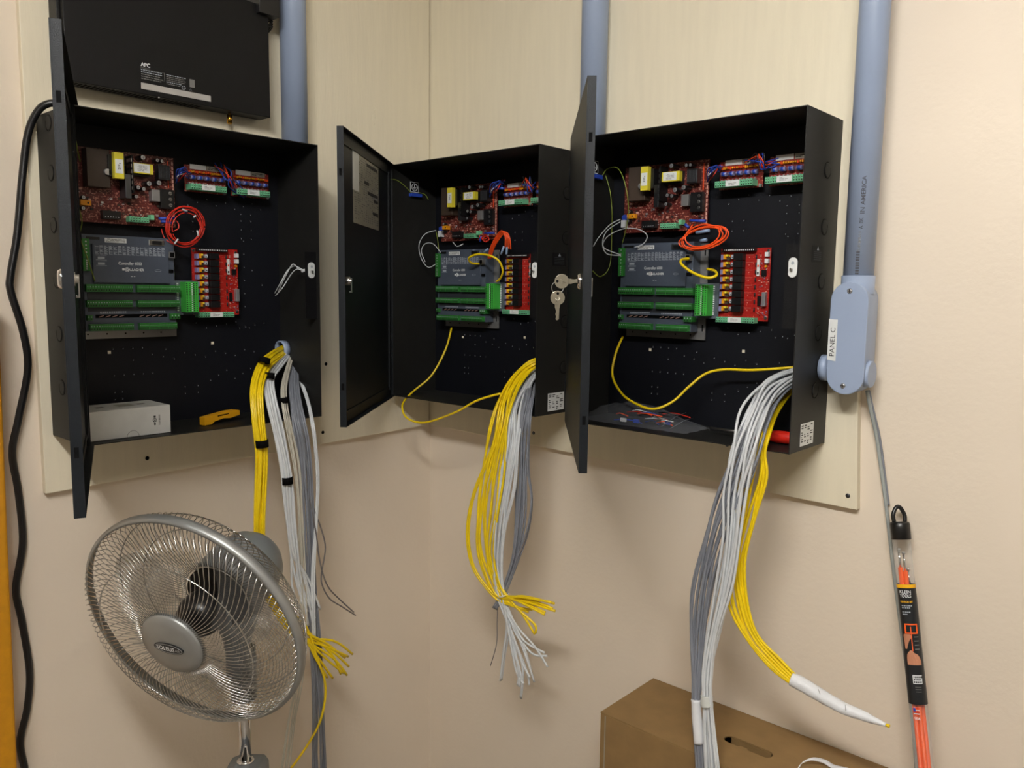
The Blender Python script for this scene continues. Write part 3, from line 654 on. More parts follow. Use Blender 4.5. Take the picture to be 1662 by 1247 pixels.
# ------------------------------------------------------------------ things lying in the cabinets
cb = empty('small_carton', (0, 0, 0)); tag(cb, 'white cardboard carton lying in the bottom of the left cabinet', 'carton')
zb = 1.30021+.0022
mb = MB(); mb.box((.06, -1.0, zb), (.156, -.845, zb+.056), 'carton_white'); mb.build('carton_body', cb, .001)
mb = MB(); X = .1562
mb.cyl((X, -.877, zb+.028), (X+.0003, -.877, zb+.028), .0042, 'ink', 16); mb.cyl((X+.0003, -.877, zb+.028), (X+.0006, -.877, zb+.028), .0028, 'carton_white', 12); mb.cyl((X+.0006, -.877, zb+.028), (X+.0009, -.877, zb+.028), .0015, 'ink', 10)
mb.box((X, -.879, zb+.033), (X+.0004, -.875, zb+.037), 'ink'); mb.box((X, -.8785, zb+.018), (X+.0004, -.8755, zb+.0225), 'ink')
for k in range(7): mb.box((X, -.869, zb+.018+k*.003), (X+.0003, -.866, zb+.0198+k*.003), 'grey_ink')
mb.box((.1, -.97, zb+.0562), (.115, -.955, zb+.0564), 'grey_ink'); mb.box((.09, -.93, zb+.0562), (.12, -.90, zb+.0564), 'notice_paper'); mb.box((.1, -.89, zb+.0562), (.112, -.875, zb+.0564), 'grey_ink')
ring_mesh(mb, (X+.0001, -.92, zb), (1, 0, 0), .0115, .0004, 'grey_ink', 14, 4, 0, math.pi) if False else mb.tube([(X+.0001, -.92+.0115*math.cos(t), zb+.0006+.0115*math.sin(t)) for t in [math.pi*i/12 for i in range(13)]], .0004, 'grey_ink', 4)
mb.build('carton_printing', cb)

# yellow cable stripper: curved clamshell body with a jaw and a slot
z0 = zb; mb = MB(); P0 = Vector((.118, -.765, z0)); P1 = Vector((.098, -.672, z0)); dv = (P1-P0).normalized(); nv = Vector((dv.y, -dv.x, 0))
prof = [(0, .001), (.018, .001), (.026, .006), (.05, .010), (.068, .008), (.080, .010), (.094, .012), (.094, .022), (.086, .024), (.06, .024), (.03, .021), (.01, .019), (0, .018)]
mb.prism([P0+dv*x+Vector((0, 0, z)) for x, z in prof], nv*.016, 'tool_yellow')
mb.prism([P0+dv*x+Vector((0, 0, z))+nv*.0161 for x, z in ((.034, .0155), (.064, .0175), (.064, .0195), (.034, .018))], nv*.0006, 'hole_dark')
mb.prism([P0+dv*x+Vector((0, 0, z))+nv*.004 for x, z in ((.002, .0), (.02, .0), (.02, .006), (.002, .006))], nv*.008, 'tool_yellow')
tag(mb.build('cable_stripper', bevel=.0012), 'small yellow plastic cable stripper in the bottom of the left cabinet', 'hand tool')

# red tool handle in the right cabinet
zc = 1.30811+.0024; mb = MB()
mb.lathe((1.05, -.105, zc+.0125), (1, .05, 0), [(.006, 0), (.0115, .006), (.0125, .02), (.0105, .035), (.0122, .05), (.0122, .075), (.010, .09), (.004, .092)], 'tool_red', 18)
h = mb.build('handle'); h.name = 'red_screwdriver'; mb = MB(); mb.cyl((1.05, -.105, zc+.0125), (.96, -.11, zc+.0125), .003, 'steel', 10); mb.build('shaft', h)
tag(h, 'red handled screwdriver lying behind the cables in the right cabinet', 'screwdriver')

# clear plastic parts bag
bag = empty('parts_bag', (.79, -.095, zc)); tag(bag, 'clear plastic bag of small leads in the bottom of the right cabinet', 'bag')
rr = random.Random(21); mb = MB(); nx, ny = 26, 14; v_ = []
hh = [[rr.uniform(-1, 1) for _ in range(40)] for _ in range(40)]
def lump(i, j, top):
    x = i/(nx-1); y = j/(ny-1); e_ = math.sin(math.pi*min(1, max(0, x)))**.6*math.sin(math.pi*y)**.5
    z = (.052*e_*(1.2-.75*x)*(.55+.6*y)+.006*hh[i][j]*e_) if top else .0008
    return Vector((-.14+.275*x+.004*hh[j][i], -.052+.10*y+.003*hh[i][j], z))
for top in (1, 0):
    for i in range(nx):
        for j in range(ny): v_.append(lump(i, j, top))
fs = []
for k in (0, 1):
    for i in range(nx-1):
        for j in range(ny-1):
            q = [k*nx*ny+i*ny+j, k*nx*ny+(i+1)*ny+j, k*nx*ny+(i+1)*ny+j+1, k*nx*ny+i*ny+j+1]; fs.append(q if k == 0 else q[::-1])
mb.add(v_, fs, 'bag_film', True); mb.build('film', bag)
mb = MB()
mb.tube([(.075, -.045, .008), (.082, .0, .025), (.085, .035, .03)], .0005, 'grey_wire', 4); mb.tube([(.095, -.045, .006), (.101, 0, .018), (.103, .035, .02)], .0005, 'grey_wire', 4); mb.build('zip_seal', bag)
for k in range(14):
    mb = MB(); x = rr.uniform(-.06, .06); y = rr.uniform(-.045, .02); z = rr.uniform(.004, .03); l = rr.uniform(.03, .07)
    mt = ('red_wire', 'blue_wire', 'white_wire', 'orange_wire', 'black_wire')[k % 5]
    mb.tube(spline([(x, y, z), (x+l*.4, y+rr.uniform(-.01, .01), z+.004), (x+l, y+rr.uniform(-.01, .01), z)], 5), .0013, mt, 6)
    mb.build('loose_lead', bag)
for k, (x, y) in enumerate(((.0, -.04), (.045, .0), (.06, -.01), (-.03, -.045))): MB().box((x, y, .006), (x+.014, y+.006, .014), ('blue_wire', 'white_wire')[k % 2]).build('crimp_connector', bag, .001)

# ------------------------------------------------------------------ rack battery unit above the left cabinet
ub = empty('backup_power_unit', (0, 0, 0)); tag(ub, 'flat black rack power unit on the left wall above the left cabinet', 'power unit')
x0, x1, y0, y1, z0, z1 = .026, .072, -.98, -.5515, 1.975, 2.213
mb = MB(); mb.prism([(x0, y0, z0), (x0, y1, z0), (x0, y1, z1), (x0, y0, z1+.02)], (x1-x0, 0, 0), 'black_satin'); mb.build('case', ub, .0012)
mb = MB()
for k in range(30): mb.box((x0+.012, y0+.02+k*.0085, z0-.0006), (x1-.01, y0+.024+k*.0085, z0), 'hole_dark')
mb.build('vent_slots', ub)
mb = MB(); mb.box((x0-.0075, y1, z0+.13), (x0+.03, y1+.006, z1-.012), 'black_plastic'); mb.box((x0-.0075, y1-.03, z1-.02), (x0+.06, y1+.02, z1+.06), 'black_plastic'); mb.build('mounting_ear', ub, .001)
mb = MB(); mb.box((x0-.0075, y0-.006, z0+.01), (x0+.03, y0, z1+.02), 'black_paint'); mb.build('mounting_ear', ub, .001)
mb = MB(); mb.cyl((.05, y1-.088, z0-.001), (.05, y1-.088, z0-.006), .003, 'brass', 12); mb.cyl((.05, y1-.088, z0-.005), (.05, y1-.088, z0-.023), .0055, 'brass', 16); mb.lathe((.05, y1-.088, z0-.023), (0, 0, -1), [(.0055, 0), (.004, .002)], 'brass', 16); o = mb.build('thumb_screw', ub); o['label'] = 'brass thumb screw'
# label: lower left corner of the white bar
A_ = PL(229, 143, x1); B_ = PL(342, 161, x1); C_ = PL(229, 99, x1); X = x1+.0003
yl, yr, zb_ = A_.y, B_.y, min(A_.z, B_.z); zt = C_.z
mb = MB(); mb.box((x1, yl-.001, zb_-.002), (X, yr+.001, zt), 'black_satin'); mb.box((X, yl, zb_-.001), (X+.0003, yr, zb_+.011), 'cap_top')
LU = (0, 1, 0); LV = (0, 0, 1)
mb.text('APC', (X, yl+.010, zt-.006), LU, LV, .0078, 'white_print', width=.019, bold=.03)
mb.box((X, yl, zt-.0125), (X+.0002, yl+.018, zt-.0118), 'grey_ink')
r = random.Random(3)
for k in range(5):
    y = yl+.001
    while y < yl+.040: w_ = r.uniform(.002, .006); mb.box((X, y, zt-.017-k*.0042), (X+.0002, y+w_, zt-.0155-k*.0042), 'module_print' if k < 2 else 'grey_ink'); y += w_+.0012
for k in range(6):
    y = yl+.052
    while y < yl+(.09 if k < 4 else .08): w_ = r.uniform(.002, .006); mb.box((X, y, zt-.017-k*.0036), (X+.0002, y+w_, zt-.0157-k*.0036), 'module_print' if k in (0, 4) else 'grey_ink'); y += w_+.0012
for q in (((yl, zt-.0145), (yl+.048, zt-.0145), (yl+.048, zt-.030), (yl+.03, zt-.030)),):
    for s_, e_ in zip(q, q[1:]): mb.tube([(X+.0002, *s_), (X+.0002, *e_)], .0003, 'grey_ink', 4)
ring_mesh(mb, (X+.0003, yl+.088, zb_+.0165), (1, 0, 0), .0038, .0005, 'module_print', 16, 4); mb.box((X, yl+.085, zb_+.016), (X+.0004, yl+.091, zb_+.017), 'module_print')
mb.box((X, yl+.101, zb_+.021), (X+.0002, yl+.112, zb_+.037), 'grey_ink')
mb.tube([(X+.0003, yl+.1, zb_+.014), (X+.0003, yl+.105, zb_+.014), (X+.0003, yl+.1025, zb_+.018)], .0003, 'module_print', 4, closed=True)
mb.build('rating_label', ub)
MB().cyl((X, yl+.035, zb_-.012), (X+.0006, yl+.035, zb_-.012), .0016, 'cap_top', 8).build('screw_head', ub)
mb = MB()
for k in range(4): mb.tube(spline([(x0+.02, y1+.007, z1-.02-k*.006), (x0+.03, y1+.02, z1-.015-k*.006), (.02, y1+.025, z1-.03-k*.004), (.022, y1+.012, z1-.04)], 5), .0016, 'black_wire', 6)
tag(mb.build('power_lead_cluster'), 'short black leads between the power unit and the left conduit', 'wires')

# ------------------------------------------------------------------ conduits
def conduit(x, y, z0, z1, r, label):
    mb = MB(); c = Vector((x, y, 0)); mb.lathe((x, y, z0), (0, 0, 1), [(r, 0), (r, z1-z0)], 'pvc', 40); return mb
pA = PL(470, 120, .049); mb = conduit(.0485, -.4735, 1.9112, 2.749, .030, ''); o = mb.build('conduit'); tag(o, 'grey plastic conduit dropping into the top of the left cabinet', 'conduit')
mb = conduit(.6, -.0485, 1.9182, 2.749, .030, ''); o = mb.build('conduit'); tag(o, 'grey plastic conduit behind the keyed door, entering the middle cabinet', 'conduit')
# right conduit with its pull box
LX, LY = 1.2125, -.058
mb = conduit(LX+.003, LY, 1.60, 2.749, .0262, ''); cR = mb.build('conduit'); tag(cR, 'grey plastic conduit with printed black writing rising from the pull box', 'conduit')
# ink on the curved pipe, facing the camera
vdir = Vector((CAM.x-LX, CAM.y-LY, 0)).normalized(); side = Vector((-vdir.y, vdir.x, 0))
mb = MB(); ang0 = -.10
def onpipe(s, z, lift=.0003):      # s: arc length to the viewer's right
    a = s/.0262; n = vdir*math.cos(a)+side*math.sin(a)
    return Vector((LX+.003, LY, z))+n*(.0262+lift)
def pipe_text(st, zc, h, length, s0, mt):
    vs_, fs, W_, H_ = glyphs(st, .01)
    mb.add([onpipe(s0-y*h/H_, zc+x*length/W_) for x, y in vs_], fs, mt)
zt_ = 1.80
pipe_text('IN AMERICA', 1.772, .0075, .066, .000, 'pvc_ink'); pipe_text('A. BK', 1.722, .0065, .02, -.001, 'pvc_ink'); pipe_text('75 69 0M9U1 0', 1.690, .0045, .035, -.002, 'grey_ink')
for k in range(9): z = 1.632+k*.0047; mb.add([onpipe(s, z+dz) for s, dz in ((-.006, 0), (.000, 0), (.000, .003), (-.006, .003))], [(0, 1, 2, 3)], 'pvc_ink')
mb.build('printed_marking', cR)
lb = empty('conduit_pull_box', (LX, LY, 1.5)); tag(lb, 'grey plastic conduit pull box with a white hand written label beside the right cabinet', 'junction box')
def oblong(w2, zlo, zhi, y, n=12):
    pts = []
    for i in range(n+1): a = math.pi*i/n; pts.append((w2*math.cos(a), y, zhi-w2+w2*math.sin(a)))
    for i in range(n+1): a = math.pi+math.pi*i/n; pts.append((w2*math.cos(a), y, zlo+w2+w2*math.sin(a)))
    return [Vector(q) for q in pts]
mb = MB(); zl, zh = -.086, .119
mb.prism(oblong(.0315, zl+.001, zh-.001, -.022), (0, .052, 0), 'pvc', True); mb.build('box_body', lb, .002)
mb = MB(); mb.prism(oblong(.0335, zl, zh, -.030), (0, .0078, 0), 'pvc'); mb.build('cover', lb, .0018, 3)
for z, x in ((.102, 0), (-.070, -.002)):
    mb = MB(); mb.lathe((x, -.030, z), (0, -1, 0), [(.0048, 0), (.0046, .0012), (.003, .0024)], 'steel', 14); mb.box((x-.0035, -.0327, z-.0006), (x+.0035, -.0322, z+.0006), 'ink'); mb.box((x-.0006, -.0327, z-.0035), (x+.0006, -.0322, z+.0035), 'ink'); mb.build('cover_screw', lb)
mb = MB(); mb.lathe((.003, 0, .085), (0, 0, 1), [(.0288, .012), (.0288, .045), (.0268, .045)], 'pvc', 36, cap=False); mb.build('hub', lb)
mb = MB(); mb.lathe((-.028, .004, -.042), (-1, 0, 0), [(.021, 0), (.021, .012), (.0245, .012), (.0245, .0265)], 'pvc', 30); mb.build('hub', lb)
mb = MB(); mb.lathe((.026, -.0, -.048), (1, 0, 0), [(.0245, 0), (.0245, .011), (.023, .0125)], 'pvc', 30); mb.build('side_cap', lb)
mb = MB(); mb.prism([Vector((x, -.0303, z)) for x, z in ((-.0335, -.024), (-.018, -.026), (-.018, .050), (-.034, .051))], (0, -.0004, 0), 'white_label')
mb.text('PANEL C', (-.0255, -.0308, .009), (0, 0, 1), (-1, 0, 0), .0085, 'ink', width=.052, bold=0); o = mb.build('paper_label', lb); o['label'] = 'white label with hand written capitals'

# ------------------------------------------------------------------ cables
def cable(path, r, mt, plane='R', kk=6): 
    f = PR if plane == 'R' else PL
    return MB().tube(spline([f(x, y, d) for x, y, d in path], kk), r, mt, 7)
def bundle(plane, stations, n, r, mt, seed, label, group, ends=None, kk=5, cat='cable', jit=.12, name='data_cable', order=None, start=0):
    """stations: (px, py, depth, half width px, half depth m, direction angle of the spread)"""
    start = None
    if stations[0][0] == 'w': start = stations[0][1]; stations = stations[1:]
    rr = random.Random(seed); f = PR if plane == 'R' else PL
    slots = [((i+.5)/n*2-1) for i in range(n)]; ph = [rr.uniform(-1, 1) for _ in range(n)]
    prev = list(range(n))
    for i in range(n):
        path = []; s = slots[i]
        if start: path.append(Vector(start)+Vector((0, rr.uniform(-.014, .014), rr.uniform(-.014, .014))) if plane == 'R' else Vector(start))
        for k, st in enumerate(stations):
            x, y, d, hw, hd = st[:5]
            if k and k+1 < len(stations): tx, ty = stations[k+1][0]-stations[k-1][0], stations[k+1][1]-stations[k-1][1]
            elif k == 0: tx, ty = stations[1][0]-x, stations[1][1]-y
            else: tx, ty = x-stations[k-1][0], y-stations[k-1][1]
            l = math.hypot(tx, ty) or 1; nx_, ny_ = ty/l, -tx/l
            if nx_ < 0: nx_, ny_ = -nx_, -ny_
            o_ = s+rr.uniform(-jit, jit)*2
            path.append((x+nx_*hw*o_, y+ny_*hw*o_, d+hd*ph[i]*(1 if k % 2 else .8)))
        if ends:
            e = ends[i % len(ends)]
            for q in (e if isinstance(e, list) else [e]): path.append(q)
        o = MB().tube(spline([q if isinstance(q, Vector) else f(*q) for q in path], kk), r, mt, 7).build(name)
        tag(o, label, cat, group)
RY, RW, RG = .0029, .0027, .0025
START_B = [('w', Vector((.553, -.056, 1.452)))]; START_C = [('w', Vector((1.154, -.056, 1.452)))]
# middle cabinet bundle
gB = 'bundle of cables hanging from the middle cabinet'
bundle('R', START_B+[(870, 590, .07, 7, .006), (842, 612, .12, 9, .008), (822, 645, .18, 11, .008), (812, 690, .215, 14, .006), (798, 760, .222, 19, .006), (789, 830, .222, 18, .006), (787, 890, .22, 15, .006), (797, 935, .215, 11, .005), (815, 968, .21, 8, .005)], 10, RY, 'yellow_wire', 11,
       'yellow data cable hanging from the middle cabinet to a cut end', 'yellow cables of the middle cabinet',
       ends=[[(838, 985, .21), (868, 1030, .2)], [(840, 975, .21), (885, 994, .2)], [(848, 968, .21), (900, 980, .195)], [(845, 975, .21), (901, 992, .2)], [(838, 985, .21), (864, 990, .2)], [(835, 985, .21), (858, 992, .2)], [(850, 970, .215), (895, 978, .205)], [(845, 978, .22), (884, 998, .21)], [(842, 990, .21), (868, 1014, .2), (869, 1028, .2)], [(845, 972, .21), (890, 984, .2)]])
bundle('R', START_B+[(870, 590, .07, 2, .004), (838, 612, .12, 3, .004), (815, 650, .18, 3, .004), (802, 720, .22, 4, .003), (770, 800, .225, 3, .003), (759, 865, .225, 3, .003), (768, 920, .22, 3, .003), (795, 960, .215, 3, .003)], 2, RY, 'yellow_wire', 12,
       'yellow data cable bowing out at the left of the middle bundle', 'outer yellow cables of the middle bundle', ends=[[(810, 975, .21), (835, 985, .21), (858, 994, .2)], [(812, 968, .21), (850, 970, .21), (897, 988, .2)]])
bundle('R', START_B+[(870, 600, .06, 9, .008), (850, 628, .12, 11, .01), (836, 665, .185, 13, .008), (832, 720, .215, 13, .007), (820, 790, .22, 15, .007), (811, 860, .22, 11, .007), (808, 920, .215, 8, .006), (812, 965, .21, 7, .004)], 14, RW, 'white_wire', 13,
       'white cable hanging from the middle cabinet through the tie', 'white cables of the middle cabinet',
       ends=[[(822, 1010, .2), (817, 1060, .2), (812, 1105, .195)], [(830, 1030, .2), (840, 1080, .2), (843, 1115, .2)], [(828, 1020, .2), (848, 1080, .2), (846, 1134, .19)], [(835, 1020, .2), (862, 1060, .19), (888, 1065, .18)], [(832, 1030, .2), (855, 1090, .19), (859, 1112, .19)],
             [(838, 1015, .2), (868, 1050, .19), (889, 1083, .18)], [(830, 1025, .2), (845, 1070, .2), (860, 1100, .2)], [(834, 1015, .2), (855, 1070, .2), (867, 1107, .19)], [(826, 1030, .21), (838, 1090, .2), (850, 1110, .2)], [(828, 1010, .2), (820, 1060, .19), (814, 1104, .19)],
             [(833, 1020, .2), (850, 1050, .2), (862, 1088, .19)], [(829, 1035, .2), (846, 1098, .2), (845, 1132, .19)], [(832, 1005, .2), (850, 1040, .2), (884, 1060, .18)], [(828, 1040, .2), (842, 1085, .2), (840, 1112, .2)]])
bundle('R', START_B+[(870, 615, .05, 8, .006), (861, 640, .145, 8, .004), (854, 676, .198, 8, .004), (850, 712, .202, 8, .005), (847, 770, .2, 9, .006), (845, 840, .2, 8, .006), (836, 905, .2, 6, .005), (818, 960, .205, 4, .003), (803, 988, .205, 3, .002)], 9, RG*.9, 'grey_wire', 14,
       'slate grey cable on the right of the middle bundle', 'grey cables of the middle cabinet')
bundle('R', START_B+[(870, 630, .06, 2, .004), (864, 650, .15, 2, .004), (859, 680, .2, 2, .004), (857, 760, .2, 2, .006), (863, 810, .2, 2, .006), (856, 860, .2, 3, .006), (838, 915, .2, 3, .004), (818, 965, .205, 2, .003), (805, 985, .205, 2, .002)], 2, RG*.8, 'grey_wire', 15,
       'thin grey cable bowing out at the right of the middle bundle', 'outer grey cables of the middle bundle')
tag(cable([(808, 975, .205), (807, 1010, .2), (806, 1045, .2), (796, 1081, .19)], .0011, 'taupe_wire').build('thin_lead'), 'thin dark lead hanging at the left below the tie of the middle bundle', 'cable')
mb = MB(); f_ = PR(818, 966, .208); ring_mesh(mb, f_, (.35, .1, -1), .0125, .0013, 'white_wire', 20, 6); tag(mb.build('cable_tie'), 'white cable tie around the middle bundle', 'cable tie')
# right cabinet bundle
bundle('R', START_C+[(1292, 610, .05, 13, .008), (1256, 638, .12, 17, .01), (1230, 680, .185, 20, .01), (1208, 740, .22, 21, .009), (1182, 810, .228, 22, .009), (1158, 880, .225, 17, .009), (1140, 960, .22, 15, .009), (1133, 1040, .215, 11, .007), (1131, 1105, .226, 7, .005), (1130, 1160, .234, 5, .004), (1135, 1250, .24, 6, .005), (1137, 1330, .24, 8, .006)], 14, RG*1.05, 'grey_wire', 21,
       'grey cable of the long bundle hanging from the right cabinet', 'grey cables of the right cabinet')
bundle('R', START_C+[(1292, 607, .055, 12, .009), (1252, 632, .125, 18, .012), (1224, 675, .195, 21, .012), (1205, 735, .226, 21, .012), (1194, 800, .232, 22, .010), (1188, 870, .230, 14, .009), (1175, 950, .228, 12, .007), (1157, 1030, .222, 10, .007), (1148, 1090, .226, 8, .006), (1147, 1140, .234, 7, .004), (1155, 1250, .24, 12, .006), (1160, 1330, .24, 14, .006)], 13, RW, 'white_wire', 22,
       'white cable of the long bundle hanging from the right cabinet', 'white cables of the right cabinet')
bundle('R', START_C+[(1290, 622, .04, 6, .006), (1258, 665, .12, 8, .008), (1240, 706, .192, 8, .004), (1234, 735, .199, 10, .004), (1225, 772, .2, 20, .004), (1207, 840, .2, 24, .005), (1195, 910, .2, 16, .005), (1200, 980, .2, 15, .005), (1222, 1035, .2, 12, .004), (1258, 1078, .195, 11, .004), (1290, 1106, .19, 8, .004)], 10, RY, 'yellow_wire', 23,
       'yellow cable of the bundle running to the white taped end', 'yellow cables of the right cabinet')
def wrap(stn, mt, name, label, cat, tip=None, flat=1):
    mb = MB(); pts = spline([PR(x, y, d) for x, y, d, r in stn], 4); rs = spline([Vector((r, 0, 0)) for x, y, d, r in stn], 4)
    mb.tube(pts, [q.x for q in rs], mt, 14)
    rr_ = random.Random(6)
    for i in range(len(mb.v)): mb.v[i] += Vector((rr_.uniform(-1, 1), rr_.uniform(-1, 1), rr_.uniform(-1, 1)))*.0006
    if tip: mb.cyl(pts[-1]-(pts[-1]-pts[-2])*.2, pts[-1]+(pts[-1]-pts[-2]).normalized()*.006, .003, 'yellow_wire', 8)
    o = mb.build(name); tag(o, label, cat); return o
w_ = wrap([(1284, 1102, .192, .0125), (1300, 1110, .19, .013), (1330, 1128, .19, .012), (1365, 1148, .188, .011), (1395, 1160, .187, .009), (1420, 1170, .186, .006), (1438, 1177, .186, .003)], 'tape_paper', 'paper_tape_wrap', 'white paper tape wrapped to a point around the yellow cable ends', 'tape', True)
mb = MB(); a = PR(1325, 1112, .172); b = PR(1325, 1135, .172)
for q0, q1 in (((1328, 1119), (1331, 1127)), ((1372, 1144), (1373, 1154))): mb.tube([PR(*q0, .2035), PR(*q1, .2035)], .0004, 'grey_ink', 4)
mb.build('pen_mark', w_)
w_ = wrap([(1130, 1136, .231, .0098), (1131, 1160, .234, .0095), (1133, 1185, .236, .0098), (1134, 1206, .238, .0092)], 'tape_paper', 'paper_tape_wrap', 'white paper tape wrapped around the grey cables above the cardboard box', 'tape')
w2 = wrap([(1147, 1130, .232, .0118), (1147, 1139, .234, .012), (1148, 1147, .235, .0118)], 'clear_tape', 'clear_tape_band', 'band of clear tape around the white cables above the cardboard box', 'tape')
# left cabinet bundles
gy = [[(540, 1040, .21), (572, 1062, .2)], [(535, 1052, .21), (565, 1066, .2)], [(540, 1068, .21), (563, 1096, .2)], [(530, 1070, .21), (558, 1093, .2)], [(518, 1070, .21), (540, 1101, .2)], [(512, 1068, .21), (531, 1100, .2)], [(540, 1058, .21), (566, 1082, .2)], [(530, 1045, .21), (560, 1068, .2)], [(538, 1062, .21), (553, 1094, .2)],
      [(515, 1070, .21), (526, 1100, .21), (528, 1130, .2), (520, 1170, .2), (502, 1205, .2), (478, 1240, .19), (440, 1290, .18)]]
bundle('L', [(472, 556, .036, 2, .004), (464, 566, .042, 6, .003), (446, 578, .09, 9, .003), (428, 595, .14, 10, .004), (417, 630, .185, 10, .004), (418, 680, .212, 10, .004), (425, 735, .22, 9, .004), (424, 790, .22, 9, .004), (421, 860, .22, 9, .004), (425, 930, .19, 9, .004), (450, 985, .18, 9, .004), (488, 1026, .2, 12, .006)], 10, RY, 'yellow_wire', 31,
       'yellow cable strapped in the bundle behind the fan', 'yellow cables of the left cabinet', ends=gy, jit=.06)
bundle('L', [(476, 560, .034, 2, .004), (467, 574, .05, 5, .003), (450, 594, .10, 8, .004), (437, 615, .15, 8, .004), (441, 650, .19, 8, .004), (452, 700, .21, 9, .004), (464, 760, .22, 8, .004), (468, 800, .22, 8, .004), (472, 850, .215, 7, .005), (478, 900, .21, 7, .005)], 9, RW, 'white_wire', 32,
       'white cable hanging from the left cabinet, cut end beside the fan', 'white cables of the left cabinet',
       ends=[[(474, 950, .2), (483, 982, .2)], [(482, 950, .2), (499, 993, .2)], [(494, 940, .2), (508, 1016, .2)], [(496, 940, .2), (511, 1004, .2)], [(500, 940, .2), (520, 989, .2)], [(486, 950, .2), (497, 983, .2)], [(492, 960, .2), (500, 1016, .2)], [(482, 940, .2), (490, 980, .2)], [(490, 950, .2), (505, 990, .2)]], jit=.06)
bundle('L', [(477, 566, .034, 2, .004), (472, 582, .06, 4, .004), (462, 625, .15, 5, .004), (462, 660, .195, 5, .004), (471, 705, .207, 6, .004), (482, 760, .21, 6, .004), (487, 830, .205, 5, .005), (490, 920, .2, 6, .005), (492, 1010, .2, 6, .005), (486, 1100, .2, 8, .005), (474, 1170, .2, 8, .005), (462, 1260, .2, 8, .005)], 5, RW*.6, 'cream_wire', 33,
       'thin off white cable running down past the fan to the floor', 'thin off white cables of the left cabinet')
bundle('L', [(478, 568, .032, 3, .004), (476, 592, .06, 6, .004), (478, 640, .155, 8, .004), (486, 690, .203, 9, .004), (492, 725, .207, 9, .005), (497, 780, .205, 10, .006), (500, 860, .2, 9, .006), (504, 950, .19, 9, .006), (512, 1050, .19, 9, .006), (516, 1150, .19, 11, .006), (518, 1260, .19, 12, .006), (518, 1330, .19, 12, .006)], 13, RG, 'grey_wire', 34,
       'grey cable in the long hank hanging from the left cabinet', 'grey cables of the left cabinet')
bundle('L', [(480, 568, .032, 2, .003), (483, 600, .06, 3, .003), (499, 650, .155, 3, .003), (508, 692, .2, 3, .003), (512, 725, .203, 3, .003), (516, 780, .2, 3, .003), (513, 850, .2, 3, .003), (508, 940, .2, 3, .003), (510, 1040, .2, 3, .003)], 3, RW*.8, 'white_wire', 35,
       'white cable on the outer right of the left cabinet hank', 'outer white cables of the left cabinet')
tag(cable([(500, 760, .2), (508, 820, .2), (521, 858, .2), (528, 890, .2), (522, 930, .2), (523, 950, .2), (535, 972, .2), (555, 985, .19), (577, 999, .18)], .0017, 'taupe_wire', 'L').build('loose_cable'), 'loose grey cable looping widest to the right of the fan', 'cable')
tag(cable([(500, 800, .203), (512, 860, .203), (518, 905, .203), (525, 935, .203), (534, 955, .2), (550, 972, .19), (574, 994, .183)], .0017, 'taupe_wire', 'L').build('loose_cable'), 'loose grey cable crossing inside the wider loop right of the fan', 'cable')
def strap(pl_, x, y, d, ax, r, w__, label):
    f = PR if pl_ == 'R' else PL; c = f(x, y, d); mb = MB(); ax = Vector(ax).normalized(); a = ax.orthogonal().normalized(); b = ax.cross(a)
    rs = []
    for z, q in ((-w__/2, r), (w__/2, r), (w__/2, r-.0012), (-w__/2, r-.0012)):
        rs.append([c+ax*z+(a*math.cos(2*math.pi*j/22)+b*math.sin(2*math.pi*j/22))*q for j in range(22)])
    mb.rings(rs, 'velcro', closed=True); t_ = b
    tag(mb.build('cable_strap'), label, 'cable strap')
strap('L', 429, 585, .145, (.05, -.35, -1), .0130, .012, 'black strap on the yellow cables just below the conduit hole')
strap('L', 425, 720, .2205, (0, .05, -1), .0138, .016, 'black strap on the yellow cables level with the cabinet bottom')
strap('L', 437, 610, .155, (.1, -.2, -1), .0115, .013, 'black strap on the white cables beside the yellow bundle')
strap('L', 466, 780, .22, (0, .05, -1), .0122, .016, 'black strap on the white cables below the left cabinet')
strap('L', 460, 650, .185, (.1, .05, -1), .0100, .013, 'small black strap on the thin pale cables inside the left cabinet')
# conduit end at the hole in the left cabinet side wall
mb = MB(); hc = Vector((T_PLY+.0205, -1.01725+W-.0005, 1.447)); rs = []
hc = Vector((.040, -1.01725+W-.002, 1.447))
for z, q in ((0, .0215), (.016, .0215), (.016, .0185), (0, .0185)): rs.append([hc+Vector((q*math.cos(2*math.pi*j/28), -z, q*math.sin(2*math.pi*j/28))) for j in range(28)])
mb.rings(rs, 'pvc', closed=True); mb.lathe(hc, (0, -1, 0), [(.0186, 0), (.0186, .001)], 'hole_dark', 24)
tag(mb.build('conduit_bushing'), 'grey conduit end ring in the side of the left cabinet where cables enter', 'conduit fitting')
# yellow network cables sweeping through the cabinets
tag(cable([(733, 532, .03), (723, 568, .06), (700, 610, .10), (668, 638, .15), (653, 658, .20), (661, 679, .21), (690, 686, .215), (738, 670, .215), (775, 650, .213), (812, 639, .20)], .0028, 'yellow_wire').build('network_cable'), 'yellow network cable drooping in a loop below the middle cabinet', 'cable')
tag(cable([(1011, 546, .03), (999, 575, .06), (994, 610, .08), (1010, 640, .12), (1035, 657, .14), (1062, 664, .14), (1092, 652, .12), (1118, 628, .10), (1145, 607, .08), (1175, 600, .07), (1215, 601, .065), (1255, 599, .06), (1292, 596, .05)], .0028, 'yellow_wire').build('network_cable'), 'yellow network cable drooping inside the right cabinet', 'cable')
